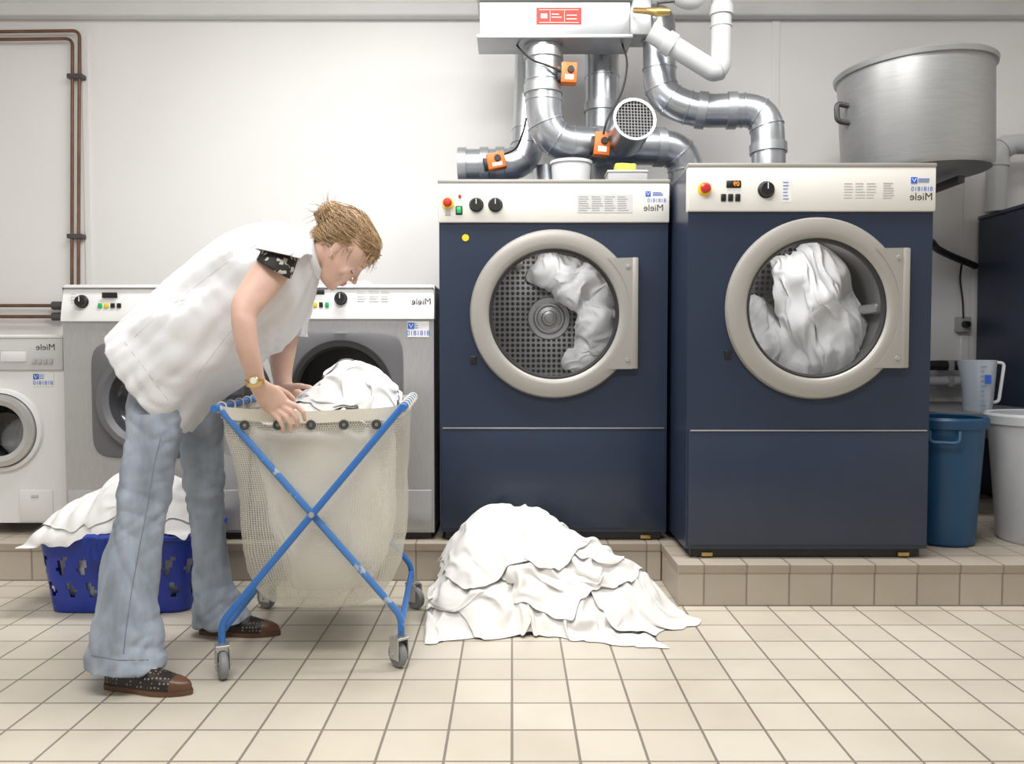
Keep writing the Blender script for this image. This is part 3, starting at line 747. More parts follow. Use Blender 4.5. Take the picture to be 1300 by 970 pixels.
# ================================================================== DUCTS AND PIPES
def duct(name, label, pts, r, fr, m=m_galv, seams=(), collars=(), cat='duct', seg=28):
    path = fillet(pts, fr, 9); base = path[-1]
    t = thing(name, label, cat, base)
    b = bmesh.new(); tube(b, path, r, seg); part('pipe', b, m, t)
    L = [0.]
    for a, c_ in zip(path[:-1], path[1:]): L.append(L[-1] + (c_ - a).length)
    def at(f):
        s = f * L[-1]
        for i in range(len(path) - 1):
            if L[i + 1] >= s - 1e-9: break
        u = (s - L[i]) / max(1e-9, L[i + 1] - L[i]); return path[i].lerp(path[i + 1], u), (path[i + 1] - path[i]).normalized()
    for f in seams:
        p, d = at(f); b = bmesh.new(); lathe(b, [(r - .003, -.006), (r + .004, -.003), (r + .004, .003), (r - .003, .006)], seg, along(p, p + d)); part('seam_ridge', b, m, t)
    for f in collars:
        p, d = at(f); b = bmesh.new(); lathe(b, [(r - .002, -.022), (r + .008, -.02), (r + .008, .02), (r - .002, .022)], seg, along(p, p + d)); part('collar', b, m_galvb if m is m_galv else m, t)
    return t
# shallow filter box
yb0, yb1 = 3.68, 3.87
a0 = P(609, 46, yb0); a1 = P(800, 0, yb0)
zbx = a0.z
t = thing('duct_box', 'sheet metal duct box with red label hanging above the left dryer', 'duct box', ((a0.x + a1.x) / 2, 3.78, a0.z))
b = bmesh.new(); box(b, a0.x, a1.x, yb0, yb1, a0.z, a0.z + .24, .004); part('casing', b, m_galvb, t)
b = bmesh.new(); box(b, a0.x - .012, a1.x + .012, yb0 - .014, yb1, a0.z - .012, a0.z + .006, .003); part('flange', b, m_galvb, t)
b = bmesh.new(); box(b, a0.x - .012, a1.x + .012, yb0 - .014, yb1, a0.z + .150, a0.z + .165, .003); part('flange', b, m_galvb, t)
b = bmesh.new(); box(b, a1.x, a1.x + .10, yb0 + .02, yb1 - .01, a0.z + .015, a0.z + .19, .006); part('side_box', b, m_galvb, t)
l0 = P(681, 10, yb0); l1 = P(738, 31, yb0)
b = bmesh.new(); box(b, l0.x, l1.x, yb0 - .002, yb0 + .001, l1.z, l0.z); lb = part('red_label', b, m_lred, t, 'red printed label')
b = bmesh.new(); w = l1.x - l0.x; h = l0.z - l1.z
for fx0, fx1, fz0, fz1 in ((.06, .94, .86, .89), (.06, .94, .09, .12), (.30, .308, .14, .84), (.62, .628, .14, .84), (.34, .56, .40, .45), (.34, .50, .58, .63), (.67, .9, .30, .35), (.67, .9, .52, .57), (.10, .24, .36, .64)):
    box(b, l0.x + w * fx0, l0.x + w * fx1, yb0 - .003, yb0 - .002, l1.z + h * fz0, l1.z + h * fz1)
part('label_print', b, m_cream, lb)
for xx in (a0.x + .06, a1.x - .06):
    b = bmesh.new(); cyl(b, Vector((xx, 3.78, a0.z + .235)), Vector((xx, 3.78, ZC)), .006, None, 10); part('hanger_rod', b, m_steel, t)
q = P
def atz(px, py, Y, z):
    v = P(px, py, Y); return Vector((v.x, Y, z))
zf = zbx - .012
duct('exhaust_duct', 'galvanised duct dropping from the box and bending right behind the grille fan',
     [atz(690, 50, 3.775, zf), q(690, 183, 3.78), q(872, 188, 3.86), atz(870, 240, 3.88, 1.565)], 22.5 * 3.78 / F, .16, seams=(.12, .19, .27, .34, .40, .46, .80, .86, .92), collars=(.03, .15, .50, .72))
duct('exhaust_duct', 'straight upright galvanised duct between the elbow duct and the grey pipes', [atz(764, 46, 4.0, ZC - .002), atz(764, 240, 4.0, 1.552)], 21 * 4.0 / F, .1, seams=(.45, .55, .75), collars=(.65,))
duct('exhaust_duct', 'short horizontal galvanised stub with open flange left above the dryer', [q(583, 210, 3.98), q(668, 209, 3.98), q(673, 118, 4.04), atz(677, 60, 4.05, ZC - .002)], 20 * 3.98 / F, .10, seams=(.20, .25, .30), collars=(.01, .08, .13))
duct('exhaust_duct', 'short upright galvanised duct entering the left dryer from above behind the white tub', [q(697, 212, 4.05), atz(697, 240, 4.05, 1.552)], .072, .1, seams=(.3,))
duct('exhaust_duct', 'galvanised duct curving down from the box side into the right dryer top',
     [Vector((a1.x + .103, 3.775, zbx + .10)), Vector((q(836, 30, 3.78).x, 3.775, zbx + .10)), q(838, 122, 3.78), q(880, 141, 3.76), q(973, 140, 3.72), q(976, 200, 3.70), Vector((q(976, 200, 3.70).x, 3.70, 1.551))], 20.5 * 3.76 / F, .13, seams=(.10, .20, .27, .33, .40, .60, .66, .72), collars=(.45, .56, .80))
duct('water_pipe', 'pale grey painted pipe making a hairpin bend above the right dryer', [q(826, 40, 3.60), q(838, 48, 3.60), q(908, 92, 3.60), q(915, 84, 3.61), q(917, -95, 3.62)], 12.5 * 3.62 / F, .07, m_pipew, seams=(.35, .55), collars=(.1, .62), cat='pipe')
duct('water_pipe', 'short pale grey pipe end at the top edge beside the brass valve', [q(850, -95, 3.60), q(858, -8, 3.60), q(884, 2, 3.60), q(884, -95, 3.60)], 13 * 3.66 / F, .06, m_pipew, cat='pipe')
# grille fan
p1 = q(806, 151, 3.50); p0 = q(786, 186, 3.78)
t = thing('duct_fan', 'round duct outlet with black wire grille facing the room', 'fan', p0)
d = (p1 - p0).normalized(); Mx = along(p1, p1 + d); rf = 26.5 * 3.5 / F
b = bmesh.new(); lathe(b, [(rf - .008, -.03), (rf - .008, 0), (rf + .004, 0), (rf + .004, -.012), (rf, -.014), (rf, -.19), (rf - .02, -.2)], 40, Mx); part('housing', b, m_galv, t)
b = bmesh.new(); lathe(b, [(0, -.03), (rf - .006, -.03)], 32, Mx); part('dark_interior', b, m_hole, t)
b = bmesh.new()
for i in range(-6, 7):
    u = i / 6.6 * rf; hl = math.sqrt(max(0, rf * rf - u * u)) - .002
    for pa, pb in (((u, -hl, -.006), (u, hl, -.006)), ((-hl, u, -.008), (hl, u, -.008))): tube(b, [Mx @ Vector(pa), Mx @ Vector(pb)], .0014, 6)
part('grille', b, m_tgrey, t)
def actuator(label, px, py, Y, w, h, tilt=0.):
    c = q(px, py, Y); t = thing('damper_actuator', label, 'actuator', c, 0, 'orange damper actuators on the ducts'); R = Matrix.Translation(c) @ Matrix.Rotation(tilt, 4, 'Y')
    b = bmesh.new(); box(b, -w / 2, w / 2, -.03, .03, -h / 2, h / 2, .006, 2, R); part('housing', b, m_orange, t)
    b = bmesh.new(); box(b, -w * .72, -w * .3, -.024, .03, -h * .42, h * .3, .004, 2, R); part('gear_block', b, m_black, t)
    b = bmesh.new(); lathe(b, [(0, .012), (.014, .012), (.016, 0)], 18, R @ Matrix.Translation((w * .1, -.03, h * .12)) @ Matrix.Rotation(PI / 2, 4, 'X')); part('dial', b, m_black, t)
    b = bmesh.new(); box(b, -w * .25, w * .3, -.0315, -.029, -h * .36, -h * .12, 0, 2, R); part('rating_plate', b, m_cream, t)
actuator('orange actuator on the upper elbow duct just below the box', 722, 94, 3.72, .07, .09, .05)
actuator('orange actuator beside the round grille fan', 764, 184, 3.66, .07, .10, .1)
actuator('orange actuator on the horizontal stub duct at left', 630, 205, 3.877, .085, .075, -.2)
# cables
for lab, pts in (('thin black cable looping down from the box left of the upper duct', [(655, 56, 3.77), (662, 64, 3.70), (676, 76, 3.67), (692, 82, 3.68), (712, 90, 3.69)]),
                 ('thin black cable hanging from the box to the fan', [(790, 56, 3.74), (796, 80, 3.66), (790, 115, 3.64), (772, 150, 3.62), (766, 170, 3.63)]),
                 ('thin black cable bending from upper duct to stub actuator', [(668, 150, 3.69), (664, 168, 3.70), (655, 188, 3.78), (640, 196, 3.86)])):
    b = bmesh.new(); tube(b, spline([q(*p) for p in pts]), .0045, 8); single('cable', b, m_rub, lab, 'cable')
# brass valve
c = q(834, 15, 3.55); t = thing('pipe_valve', 'brass valve with lever at the right end of the duct box', 'valve', c)
b = bmesh.new(); tube(b, [q(806, 13, 3.66), q(824, 14, 3.56), q(834, 15, 3.55), q(850, 15, 3.55)], [.012, .014, .02, .014], 14); part('valve_body', b, m_brass, t)
b = bmesh.new(); tube(b, [c, c + Vector((.0, -.02, .03)), c + Vector((.07, -.025, .035))], .007, 8); part('lever', b, m_vatd, t)
# copper pipes left
yc = YW - .04
b = bmesh.new(); t = thing('heating_pipe', 'outer brown copper pipe turning down the left of the wall', 'pipe', q(101, 362, yc))
path = fillet([q(-60, 41, yc), q(101, 39, yc), q(99, 480, yc)], .04); tube(b, path, .0085, 12); part('pipe', b, m_copper, t)
for py in (97, 300):
    cc = q(97, py, yc); b = bmesh.new(); box(b, cc.x - .045, cc.x + .035, yc - .014, YW - .001, cc.z - .012, cc.z + .012, .003); part('clamp', b, m_vatd, t)
b = bmesh.new(); path = fillet([q(-60, 51, yc), q(92, 49, yc), q(91, 480, yc)], .04); tube(b, path, .0085, 12)
single('heating_pipe', b, m_copper, 'inner brown copper pipe running just inside its twin at left', 'pipe')
for py, lab in ((388, 'upper of two brown horizontal pipes above the small white washer'), (402, 'lower of two brown horizontal pipes above the small white washer')):
    yy = YW - .05; t = thing('water_pipe', lab, 'pipe', q(72, py, yy))
    b = bmesh.new(); tube(b, [q(-60, py, yy), q(78, py, yy)], .009, 12); part('pipe', b, m_copper, t)
    cc = q(72, py, yy); b = bmesh.new(); cyl(b, cc + Vector((-.02, 0, 0)), cc + Vector((.03, 0, 0)), .022, None, 16); part('end_fitting', b, m_vatd, t)
    b = bmesh.new(); box(b, cc.x - .012, cc.x + .02, yy, YW - .001, cc.z - .008, cc.z + .008); part('wall_clip', b, m_vatd, t)

# things on the left dryer
c = Vector((q(725, 215, 3.62).x, 3.62, 1.547))
t = thing('plastic_tub', 'milky white plastic tub on top of the left dryer', 'tub', c)
zt_ = q(725, 206, 3.62).z - c.z
b = bmesh.new(); lathe(b, [(0, 0), (.075, 0), (.086, zt_ - .012), (.086, zt_ - .004), (.080, zt_ - .004), (.072, .006), (0, .006)], 40, Matrix.Translation(c)); part('bowl', b, m_bucket, t)
b = bmesh.new(); lathe(b, [(.084, zt_ - .014), (.092, zt_ - .012), (.092, zt_), (.082, zt_)], 40, Matrix.Translation(c), close=True); part('rim', b, m_bucket, t)
c = Vector((q(795, 225, 3.50).x, 3.50, 1.547)); zt_ = q(795, 219, 3.5).z
t = thing('metal_box', 'flat grey metal box on the left dryer under the yellow sponge', 'box', c)
b = bmesh.new(); box(b, c.x - .082, c.x + .082, c.y - .05, c.y + .06, c.z, zt_ - .008, .004); part('casing', b, m_wgrey, t)
b = bmesh.new(); box(b, c.x - .085, c.x + .085, c.y - .053, c.y + .063, zt_ - .010, zt_, .003); part('lid', b, m_offw, t)
b = bmesh.new(); box(b, c.x - .05, c.x + .04, c.y - .03, c.y + .03, zt_, zt_ + .032, .008, 3)
me = remesh(b, .006, 2); displace(me, lambda p, n_: .003 * noise.noise(p * 60))
zz = min(v.co.z for v in me.vertices); me.transform(Matrix.Translation((0, 0, zt_ - zz + .0003)))
single('sponge', me, m_sponge, 'yellow-green sponge on the flat grey box', 'sponge', smooth=180)

# ================================================================== RIGHT CORNER
# vat
rv = .318; yv = 3.72; c = Vector((q(1163, 215, yv).x, yv, q(1161, 204, yv - rv).z)); hv = q(1161, 55, yv - rv).z - c.z
Rv = Matrix.Translation(c) @ Matrix.Rotation(math.radians(-2.5), 4, 'Y')
t = thing('metal_vat', 'large round aluminium vat resting on wall brackets above the right dryer', 'vat', c)
b = bmesh.new(); lathe(b, [(0, 0), (rv - .05, 0), (rv - .02, .008), (rv - .008, .03), (rv, hv - .02), (rv - .006, hv - .02), (rv - .014, .034), (rv - .05, .008), (0, .008)], 72, Rv); part('bowl', b, m_vat, t)
b = bmesh.new(); lathe(b, [(rv - .004, hv - .03), (rv + .012, hv - .026), (rv + .016, hv - .008), (rv + .008, hv), (rv - .006, hv - .004)], 72, Rv, close=True); part('rim', b, m_vat, t)
for a in (math.radians(188), math.radians(20)):
    b = bmesh.new(); er = Vector((math.cos(a), math.sin(a), 0))
    pts = [er * (rv - .004) + Vector((0, 0, .315)), er * (rv + .05) + Vector((0, 0, .325)), er * (rv + .05) + Vector((0, 0, .25)), er * (rv - .004) + Vector((0, 0, .24))]
    tube(b, [Rv @ p for p in fillet(pts, .02, 4)], .012, 10); part('handle', b, m_vatd, t)
t = thing('wall_bracket', 'steel wall bracket carrying the big vat', 'bracket', (c.x, YW - .02, c.z - .05))
for dx in (-.15, .15):
    b = bmesh.new(); box(b, c.x + dx - .015, c.x + dx + .015, yv - .1, YW - .001, c.z - .045, c.z - .012, .003); part('arm', b, m_vatd, t)
b = bmesh.new(); box(b, c.x - .2, c.x + .2, YW - .02, YW - .001, c.z - .12, c.z - .02, .003); part('back_plate', b, m_vatd, t)
# dark cabinet whose left side runs back to the wall
xk = q(1241, 400, 4.36).x; zk = q(1241, 276, 4.36).z
t = thing('water_softener_cabinet', 'tall dark navy cabinet at the right edge behind the bins', 'cabinet', (xk + .45, 3.95, .15))
b = bmesh.new(); box(b, xk, xk + .9, 3.52, 4.37, .17, zk - .012, .008, 3); part('body', b, m_navyd, t)
b = bmesh.new(); box(b, xk - .006, xk + .906, 3.51, 4.37, zk - .014, zk + .006, .005); part('top', b, m_navy, t)
b = bmesh.new(); box(b, xk + .01, xk + .89, 3.54, 4.36, .15, .172); part('base', b, m_black, t)
b = bmesh.new(); box(b, xk + .04, xk + .86, 3.514, 3.522, .25, zk - .06, .003); part('door', b, m_navyd, t)
# grey pipe coming down onto the cabinet
duct('drain_pipe', 'pale grey pipe bending down beside the vat at the right edge', [q(1345, 183, 4.22), q(1266, 183, 4.22), atz(1265, 230, 4.22, zk + .006)], 12.5 * 4.15 / F, .1, m_pipew, collars=(.45, .6), cat='pipe')
# shelf with the jug
yj = 3.66
zb_ = P(1243, 524, yj - .06).z
t = thing('wall_shelf', 'narrow dark grey shelf carrying the measuring jug behind the blue bin', 'shelf', (2.1, 4.0, zb_ - .02))
b = bmesh.new(); box(b, 1.87, xk - .012, yj - .10, YW - .001, zb_ - .022, zb_, .003); part('board', b, m_dgrey, t)
for xx in (1.95, 2.35):
    b = bmesh.new(); box(b, xx - .012, xx + .012, 4.0, YW - .001, zb_ - .16, zb_ - .021); part('bracket', b, m_wgrey, t)
c = Vector((q(1241, 520, yj).x, yj, zb_)); hj = q(1241, 457, yj).z - zb_
t = thing('measuring_jug', 'cloudy plastic measuring jug with blue scale on the shelf above the blue bin', 'jug', c)
b = bmesh.new(); rings = []; R0 = 20 * yj / F * .82
for inn in (0, 1):
    zs = [0, .02, hj * .5, hj] if not inn else [hj, hj * .5, .02, .006]
    for z in zs:
        f = z / hj; r = R0 * (1 + .28 * f) - .003 * inn; rg = []
        for k in range(36):
            a = 2 * PI * k / 36; rr = r * (1 + .30 * max(0, math.cos(a)) ** 14 * max(0, f - .75) * 4)
            rg.append(c + Vector((-rr * math.cos(a), rr * math.sin(a), z)))
        rings.append(rg)
loft(b, rings); part('body', b, m_jug, t)
b = bmesh.new(); tube(b, fillet([c + Vector((R0 * 1.2, 0, hj - .012)), c + Vector((R0 * 1.2 + .04, -.01, hj - .012)), c + Vector((R0 + .03, -.01, .045)), c + Vector((R0 * 1.02, 0, .04))], .025, 5), .007, 10); part('handle', b, m_bucket, t)
b = bmesh.new(); yq = c.y - R0 * 1.30
for i in range(9):
    z = c.z + .03 + i * (hj - .06) / 8; w = .026 if i % 4 == 0 else .014
    box(b, c.x - .03, c.x - .03 + w, yq, yq + .001, z, z + .0025)
box(b, c.x - .012, c.x + .016, yq, yq + .001, c.z + hj * .55, c.z + hj * .72); part('scale', b, m_tblue, t)
# bins
def bin_(label, c, rt, rb, h, m, mh):
    t = thing('waste_bin', label, 'bin', c); T = Matrix.Translation(c)
    b = bmesh.new(); lathe(b, [(0, 0), (rb - .01, 0), (rb, .012), (rt, h - .03), (rt - .006, h - .03), (rb - .006, .018), (0, .01)], 56, T); part('body', b, m, t)
    b = bmesh.new(); lathe(b, [(rt - .004, h - .045), (rt + .010, h - .042), (rt + .014, h - .01), (rt + .006, h), (rt - .008, h - .004)], 56, T, close=True); part('rim', b, m, t)
    b = bmesh.new(); a = math.radians(-118); e = Vector((math.cos(a), math.sin(a), 0)); s = Vector((-math.sin(a), math.cos(a), 0))
    tube(b, fillet([c + e * (rt + .004) + s * .05 + Vector((0, 0, h - .05)), c + e * (rt + .03) + s * .05 + Vector((0, 0, h - .09)), c + e * (rt + .03) - s * .05 + Vector((0, 0, h - .09)), c + e * (rt + .004) - s * .05 + Vector((0, 0, h - .05))], .02, 4), .008, 10); part('handle', b, mh, t)
hb = q(1215, 531, 3.1).z - .15
bin_('blue plastic bin standing between the right dryer and the pale bin', Vector((1.690, 3.22, .15)), .140, .112, hb, m_bblue, m_bblue)
bin_('pale grey plastic bin at the right edge beside the blue bin', Vector((2.10, 3.24, .15)), .205, .165, hb + .01, m_bgrey, m_bgrey)
# hoses, cable, socket
b = bmesh.new(); tube(b, spline([q(1150, 296, 3.83), q(1180, 306, 3.95), q(1190, 316, 4.1), q(1212, 327, 4.25), q(1232, 335, 4.33), q(1238, 338, 4.36)]), .018, 12); single('hose', b, m_rub, 'black rubber hose between the right dryer and the dark cabinet', 'hose')
t = thing('wall_socket', 'small grey wall socket with cable beside the dark cabinet', 'socket', q(1222, 412, YW - .02))
cc = q(1222, 412, YW - .02); b = bmesh.new(); box(b, cc.x - .035, cc.x + .035, YW - .045, YW - .001, cc.z - .04, cc.z + .04, .006); part('box', b, m_wgrey, t)
b = bmesh.new(); cyl(b, Vector((cc.x, YW - .045, cc.z)), Vector((cc.x, YW - .075, cc.z)), .02, .016, 16); part('plug', b, m_black, t)
b = bmesh.new(); tube(b, spline([q(1221, 335, YW - .06), q(1219, 355, YW - .02), q(1222, 380, YW - .03), q(1223, 404, YW - .05)]), .005, 8); part('cable', b, m_rub, t)
for py, r, mm, lab in ((464, .026, m_rub, 'black upper drain pipe low on the wall behind the right dryer'), (484, .026, m_pipew, 'pale lower drain pipe low on the wall behind the right dryer')):
    t = thing('drain_pipe', lab, 'pipe', q(1200, py, 4.30))
    b = bmesh.new(); tube(b, fillet([q(1140, py, 4.30), q(1200, py, 4.30), q(1236, py, 4.30)], .02), r, 14); part('pipe', b, mm, t)
    cc = q(1205, py, 4.30); b = bmesh.new(); box(b, cc.x - .014, cc.x + .014, 4.30 - r - .004, YW - .0005, cc.z - r - .002, cc.z + r + .002, .003); part('clamp', b, m_wgrey, t)

# ================================================================== LAUNDRY CART
CW, CD, CZ = .49, .60, .742
cc = Vector((-.577, 2.57, 0)); crot = math.radians(4)
cart = thing('laundry_cart', 'folding laundry cart with blue crossed legs and cream net bag', 'laundry cart', cc, crot)
MC = Matrix.Translation(cc) @ Matrix.Rotation(crot, 4, 'Z')
hw, hd_ = CW / 2, CD / 2
wr = .038; TR = .0098
for sy, mA, mB in ((-1, m_bpaint, m_bpaint2), (1, m_bpaint, m_bpaint)):
    y1 = sy * hd_; y2 = sy * (hd_ - .022)
    b = bmesh.new(); tube(b, fillet([(-hw, y1, .095), (-hw, y1, .15), (hw + .01, y1, CZ + .005)], .03, 5), TR, 14); part('leg', b, mA, cart, local=True)
    b = bmesh.new(); tube(b, fillet([(hw, y2, .095), (hw, y2, .15), (-hw - .01, y2, CZ + .005)], .03, 5), TR, 14); part('leg', b, mB, cart, local=True)
    b = bmesh.new(); cyl(b, Vector((0.003, y1 - .014, .448)), Vector((.003, y1 + .03 if sy < 0 else y1 + .014, .448)), .008, None, 12); part('pivot_bolt', b, m_steel, cart, local=True)
for sx in (-1, 1):
    b = bmesh.new(); tube(b, [(sx * (hw + .01), -hd_ - .012, CZ), (sx * (hw + .01), hd_ + .012, CZ)], TR, 14); part('top_rail', b, m_bpaint, cart, local=True)
    b = bmesh.new(); tube(b, [(sx * hw, -hd_, .125), (sx * hw, hd_, .125)], .009, 12); part('bottom_rail', b, m_bpaint, cart, local=True)
def caster(x, y, ang):
    T = Matrix.Translation((x, y, 0)) @ Matrix.Rotation(ang, 4, 'Z')
    b = bmesh.new()
    for s in (-1, 1): box(b, -.012, .034, s * .017 - .002, s * .017 + .002, wr - .012, .088, .0015, 1, T)
    box(b, -.014, .024, -.019, .019, .084, .092, .001, 1, T); cyl(b, T @ Vector((0, 0, .088)), T @ Vector((0, 0, .112)), .008, None, 10); cyl(b, T @ Vector((.018, -.022, wr)), T @ Vector((.018, .022, wr)), .005, None, 10)
    k = part('caster', b, m_steel, cart, local=True)
    b = bmesh.new(); lathe(b, [(.012, -.012), (wr - .006, -.012), (wr, -.006), (wr, .006), (wr - .006, .012), (.012, .012)], 32, T @ Matrix.Translation((.018, 0, wr)) @ Matrix.Rotation(PI / 2, 4, 'X'), close=True); part('wheel', b, m_caster, k, local=True)
    b = bmesh.new(); lathe(b, [(0, -.013), (.014, -.013), (.014, .013), (0, .013)], 18, T @ Matrix.Translation((.018, 0, wr)) @ Matrix.Rotation(PI / 2, 4, 'X')); part('wheel_hub', b, m_steel, k, local=True)
for x, y, a in ((-hw, -hd_, -1.2), (hw, -hd_ + .022, 2.2), (hw, hd_ - .022, -.7), (-hw, hd_, 2.6)): caster(x, y, a)
# bag: rounded rectangle loft
def bag_ring(z, w, d, rc, n=112, sag=0., cx=0.):
    out = []
    for k in range(n):
        a = 2 * PI * k / n; c_, s_ = math.cos(a), math.sin(a); e = 2 / rc
        x = math.copysign(abs(c_) ** e, c_) * w / 2; y = math.copysign(abs(s_) ** e, s_) * d / 2
        zz = z - sag * max(0, 1 - (x / (w / 2 + 1e-6)) ** 2) * (1 if y < 0 else .6)
        out.append(Vector((x + cx, y, zz)))
    return out
prof = [(CZ + .002, .506, .57, 16), (.71, .504, .565, 13), (.66, .498, .56, 10), (.60, .492, .555, 8), (.54, .488, .552, 7), (.47, .484, .55, 6), (.40, .478, .548, 5.5), (.33, .468, .54, 5), (.26, .446, .52, 4.5), (.20, .40, .475, 4), (.165, .345, .415, 3.6), (.142, .26, .32, 3), (.132, .12, .14, 2.6)]
b = bmesh.new(); rings = []
for i, (z, w, d, rc) in enumerate(prof):
    rg = bag_ring(z, w, d, rc, sag=.016 if i < 2 else 0, cx=.012 * (1 - z / CZ))
    if 1 < i < 11:
        for p in rg:
            nz = noise.noise(Vector((p.x * 6, p.y * 6, p.z * 3 + 3))) * .055 + noise.noise(Vector((p.x * 14 + p.z * 5, p.y * 14, p.z * 4 + 8))) * .034 - .016; p.x *= 1 + nz; p.y *= 1 + nz
    rings.append(rg)
vs = loft(b, rings, False, True)
uv = b.loops.layers.uv.new('UVMap')
idx = {}
for i, rg in enumerate(vs):
    for k, v in enumerate(rg): idx[v] = (i, k)
vcum = [0.]
for i in range(1, len(rings)): vcum.append(vcum[-1] + max((rings[i][28] - rings[i - 1][28]).length, (rings[i][84] - rings[i - 1][84]).length))
ucum = [0.]
for k in range(112): ucum.append(ucum[-1] + (rings[2][(k + 1) % 112] - rings[2][k]).length)
for f in b.faces:
    ks = [idx[l.vert][1] for l in f.loops]
    for l in f.loops:
        i, k = idx[l.vert]
        if max(ks) == 111 and k == 0 and min(ks) == 0 and len(ks) == 4: k = 112
        l[uv].uv = (ucum[k], vcum[i]) if len(ks) == 4 else (l.vert.co.x, l.vert.co.y)
bag = part('net_bag', b, m_net, cart, local=True, smooth=180)
b = bmesh.new()
r0 = [p * 1 for p in bag_ring(CZ + .006, .509, .573, 16, sag=.016)]; r1 = bag_ring(CZ - .028, .509, .571, 16, sag=.016)
loft(b, [r0, r1], False, False); part('hem_band', b, m_hem, bag, local=True, smooth=180)
for i in range(5):
    x = -.18 + i * .09
    b = bmesh.new(); Tm = front(Vector((x, -.2870, CZ - .048))); lathe(b, [(.005, 0), (.007, .004), (.013, .003), (.014, 0)], 20, Tm); part('eyelet', b, m_vatd, bag, local=True)
for sx in (-1, 1):
    for i in range(6):
        y = -.24 + i * .095; b = bmesh.new(); ring_ = [Vector((sx * (hw + .010) + .0140 * math.cos(a), y + .004 * math.sin(a), CZ - .002 + .0150 * math.sin(a))) for a in [2 * PI * k / 14 for k in range(14)]]
        tube(b, ring_, .0025, 6, closed=True); part('lacing_loop', b, m_hem, bag, local=True)

# laundry in the cart
def hfcart(x, y):
    return .70 + .10 * G(x, y, .13, .05, .09, .14, 2.6) + .10 * G(x, y, .04, -.05, .06, .09) + .05 * G(x, y, -.07, .04, .09, .14) + .075 * G(x, y, .18, -.12, .05, .07) + .05 * G(x, y, -.02, -.16, .05, .06) + .025 * np.sin(x * 46 + 1) * np.sin(y * 37)
cl = (-.226, .228, -.262, .262); fld = Field(hfcart, -.25, .25, -.29, .29, 110); b = bmesh.new()
for a_ in ((.03, 0., .40, .48, .05, 1.4, 1.25, 12), (.13, -.06, .20, .28, .7, 1.65, 1.3, 13), (.03, -.07, .22, .22, -.6, 1.3, 1.65, 14), (.10, .06, .22, .20, .2, 1.6, 1.35, 16), (.16, -.13, .16, .18, -.4, 1.5, 1.6, 18)):
    p = drape(flat(a_[0], a_[1], a_[2], a_[3], a_[4], int(a_[2] / .0105), int(a_[3] / .0105), .02, a_[7]), fld, a_[5], a_[6], a_[7], 70, 7, .026, cl, .06)
    fld.put(p, .003); grid_bm(b, p, lambda v: MC @ Vector((float(v[0]), float(v[1]), float(v[2]))))
lo = bmesh.new(); rings = []
for (z, w, d, rc) in ((.70, .42, .50, 6), (.66, .44, .51, 6), (.60, .445, .515, 5), (.55, .45, .515, 5), (.5, .45, .515, 5), (.46, .45, .515, 5), (.42, .445, .51, 5), (.38, .44, .505, 5), (.34, .43, .49, 5), (.30, .42, .48, 4.5), (.27, .405, .46, 4), (.21, .33, .40, 3.5), (.175, .22, .28, 3)):
    rg = bag_ring(z, w, d, rc, 160, 0, .0)
    for pnt in rg:
        a = math.atan2(pnt.y, pnt.x)
        k = .96 - .12 * max(0, noise.noise(Vector((math.cos(a) * 2, math.sin(a) * 2, z * 6 + 4)))) - .08 * bil(math.cos(a) * 4, math.sin(a) * 4, z * 7); pnt.x *= k; pnt.y *= k
        lim = -.09 + .14 * noise.noise(Vector((z * 5, 2, 7)))
        if pnt.x < lim: pnt.x = lim + (pnt.x - lim) * (.5 + .48 * sstep((z - .45) / .2))
    rings.append(rg)
loft(lo, rings); merge(b, lo, MC)
o = single('laundry', b, m_cloth, 'white wet laundry heaped in the net bag of the cart', 'laundry', smooth=180); subsurf(o, 1)

# ================================================================== LAUNDRY HEAP ON THE FLOOR
def hfp(x, y):
    h = .30 * G(x, y, -.02, 3.05, .25, .23, 2.6)
    d2 = np.sqrt(((x - .09) / .47) ** 2 + ((y - 2.90) / .33) ** 2); h = np.maximum(h, .13 * np.clip(1 - d2 ** 2, 0, 1) ** .6)
    h = h + .07 * G(x, y, -.15, 2.84, .08, .09) + .075 * G(x, y, .24, 2.90, .10, .09) + .06 * G(x, y, .06, 2.76, .08, .07) + .045 * G(x, y, .13, 3.02, .07, .07) + .04 * G(x, y, -.08, 3.0, .06, .06) + .04 * G(x, y, .40, 2.84, .07, .06)
    return np.where((x > .577) & (y > 2.868), .156, h)
fld = Field(hfp, -.5, .9, 2.3, 3.3, 170); cl = (-.285, .76, 2.46, 3.186)
for nm, lab, a_, am in (('bed_sheet', 'lowest white sheet of the floor heap, spread widest over the tiles', (.09, 2.83, .80, .60, -.06, 1.42, 1.3, 21), .024),
                        ('bed_sheet', 'white sheet trailing off the right side of the floor heap in a pointed tail', (.36, 2.80, .44, .30, -.45, 1.3, 1.6, 22), .026),
                        ('bed_sheet', 'crumpled white sheet at the front left foot of the floor heap', (-.08, 2.77, .34, .36, .75, 1.6, 1.35, 23), .028),
                        ('bed_sheet', 'crumpled white sheet in the middle front of the floor heap', (.17, 2.81, .38, .34, .9, 1.55, 1.4, 25), .028),
                        ('bed_sheet', 'crumpled white sheet on the right shoulder of the floor heap', (.20, 2.97, .34, .30, -.7, 1.55, 1.35, 27), .026),
                        ('bed_sheet', 'smoother white sheet draped over the top of the floor heap', (-.03, 2.96, .44, .50, .45, 1.32, 1.10, 24), .020)):
    p = drape(flat(a_[0], a_[1], a_[2], a_[3], a_[4], int(a_[2] / .0135), int(a_[3] / .0135), .035, a_[7]), fld, a_[5], a_[6], a_[7], 90, 8, am, cl, .08)
    fld.put(p, .004); b = grid_bm(bmesh.new(), p); o = single(nm, b, m_clothw, lab, 'sheet', 'white sheets heaped on the floor', smooth=180); subsurf(o, 2)

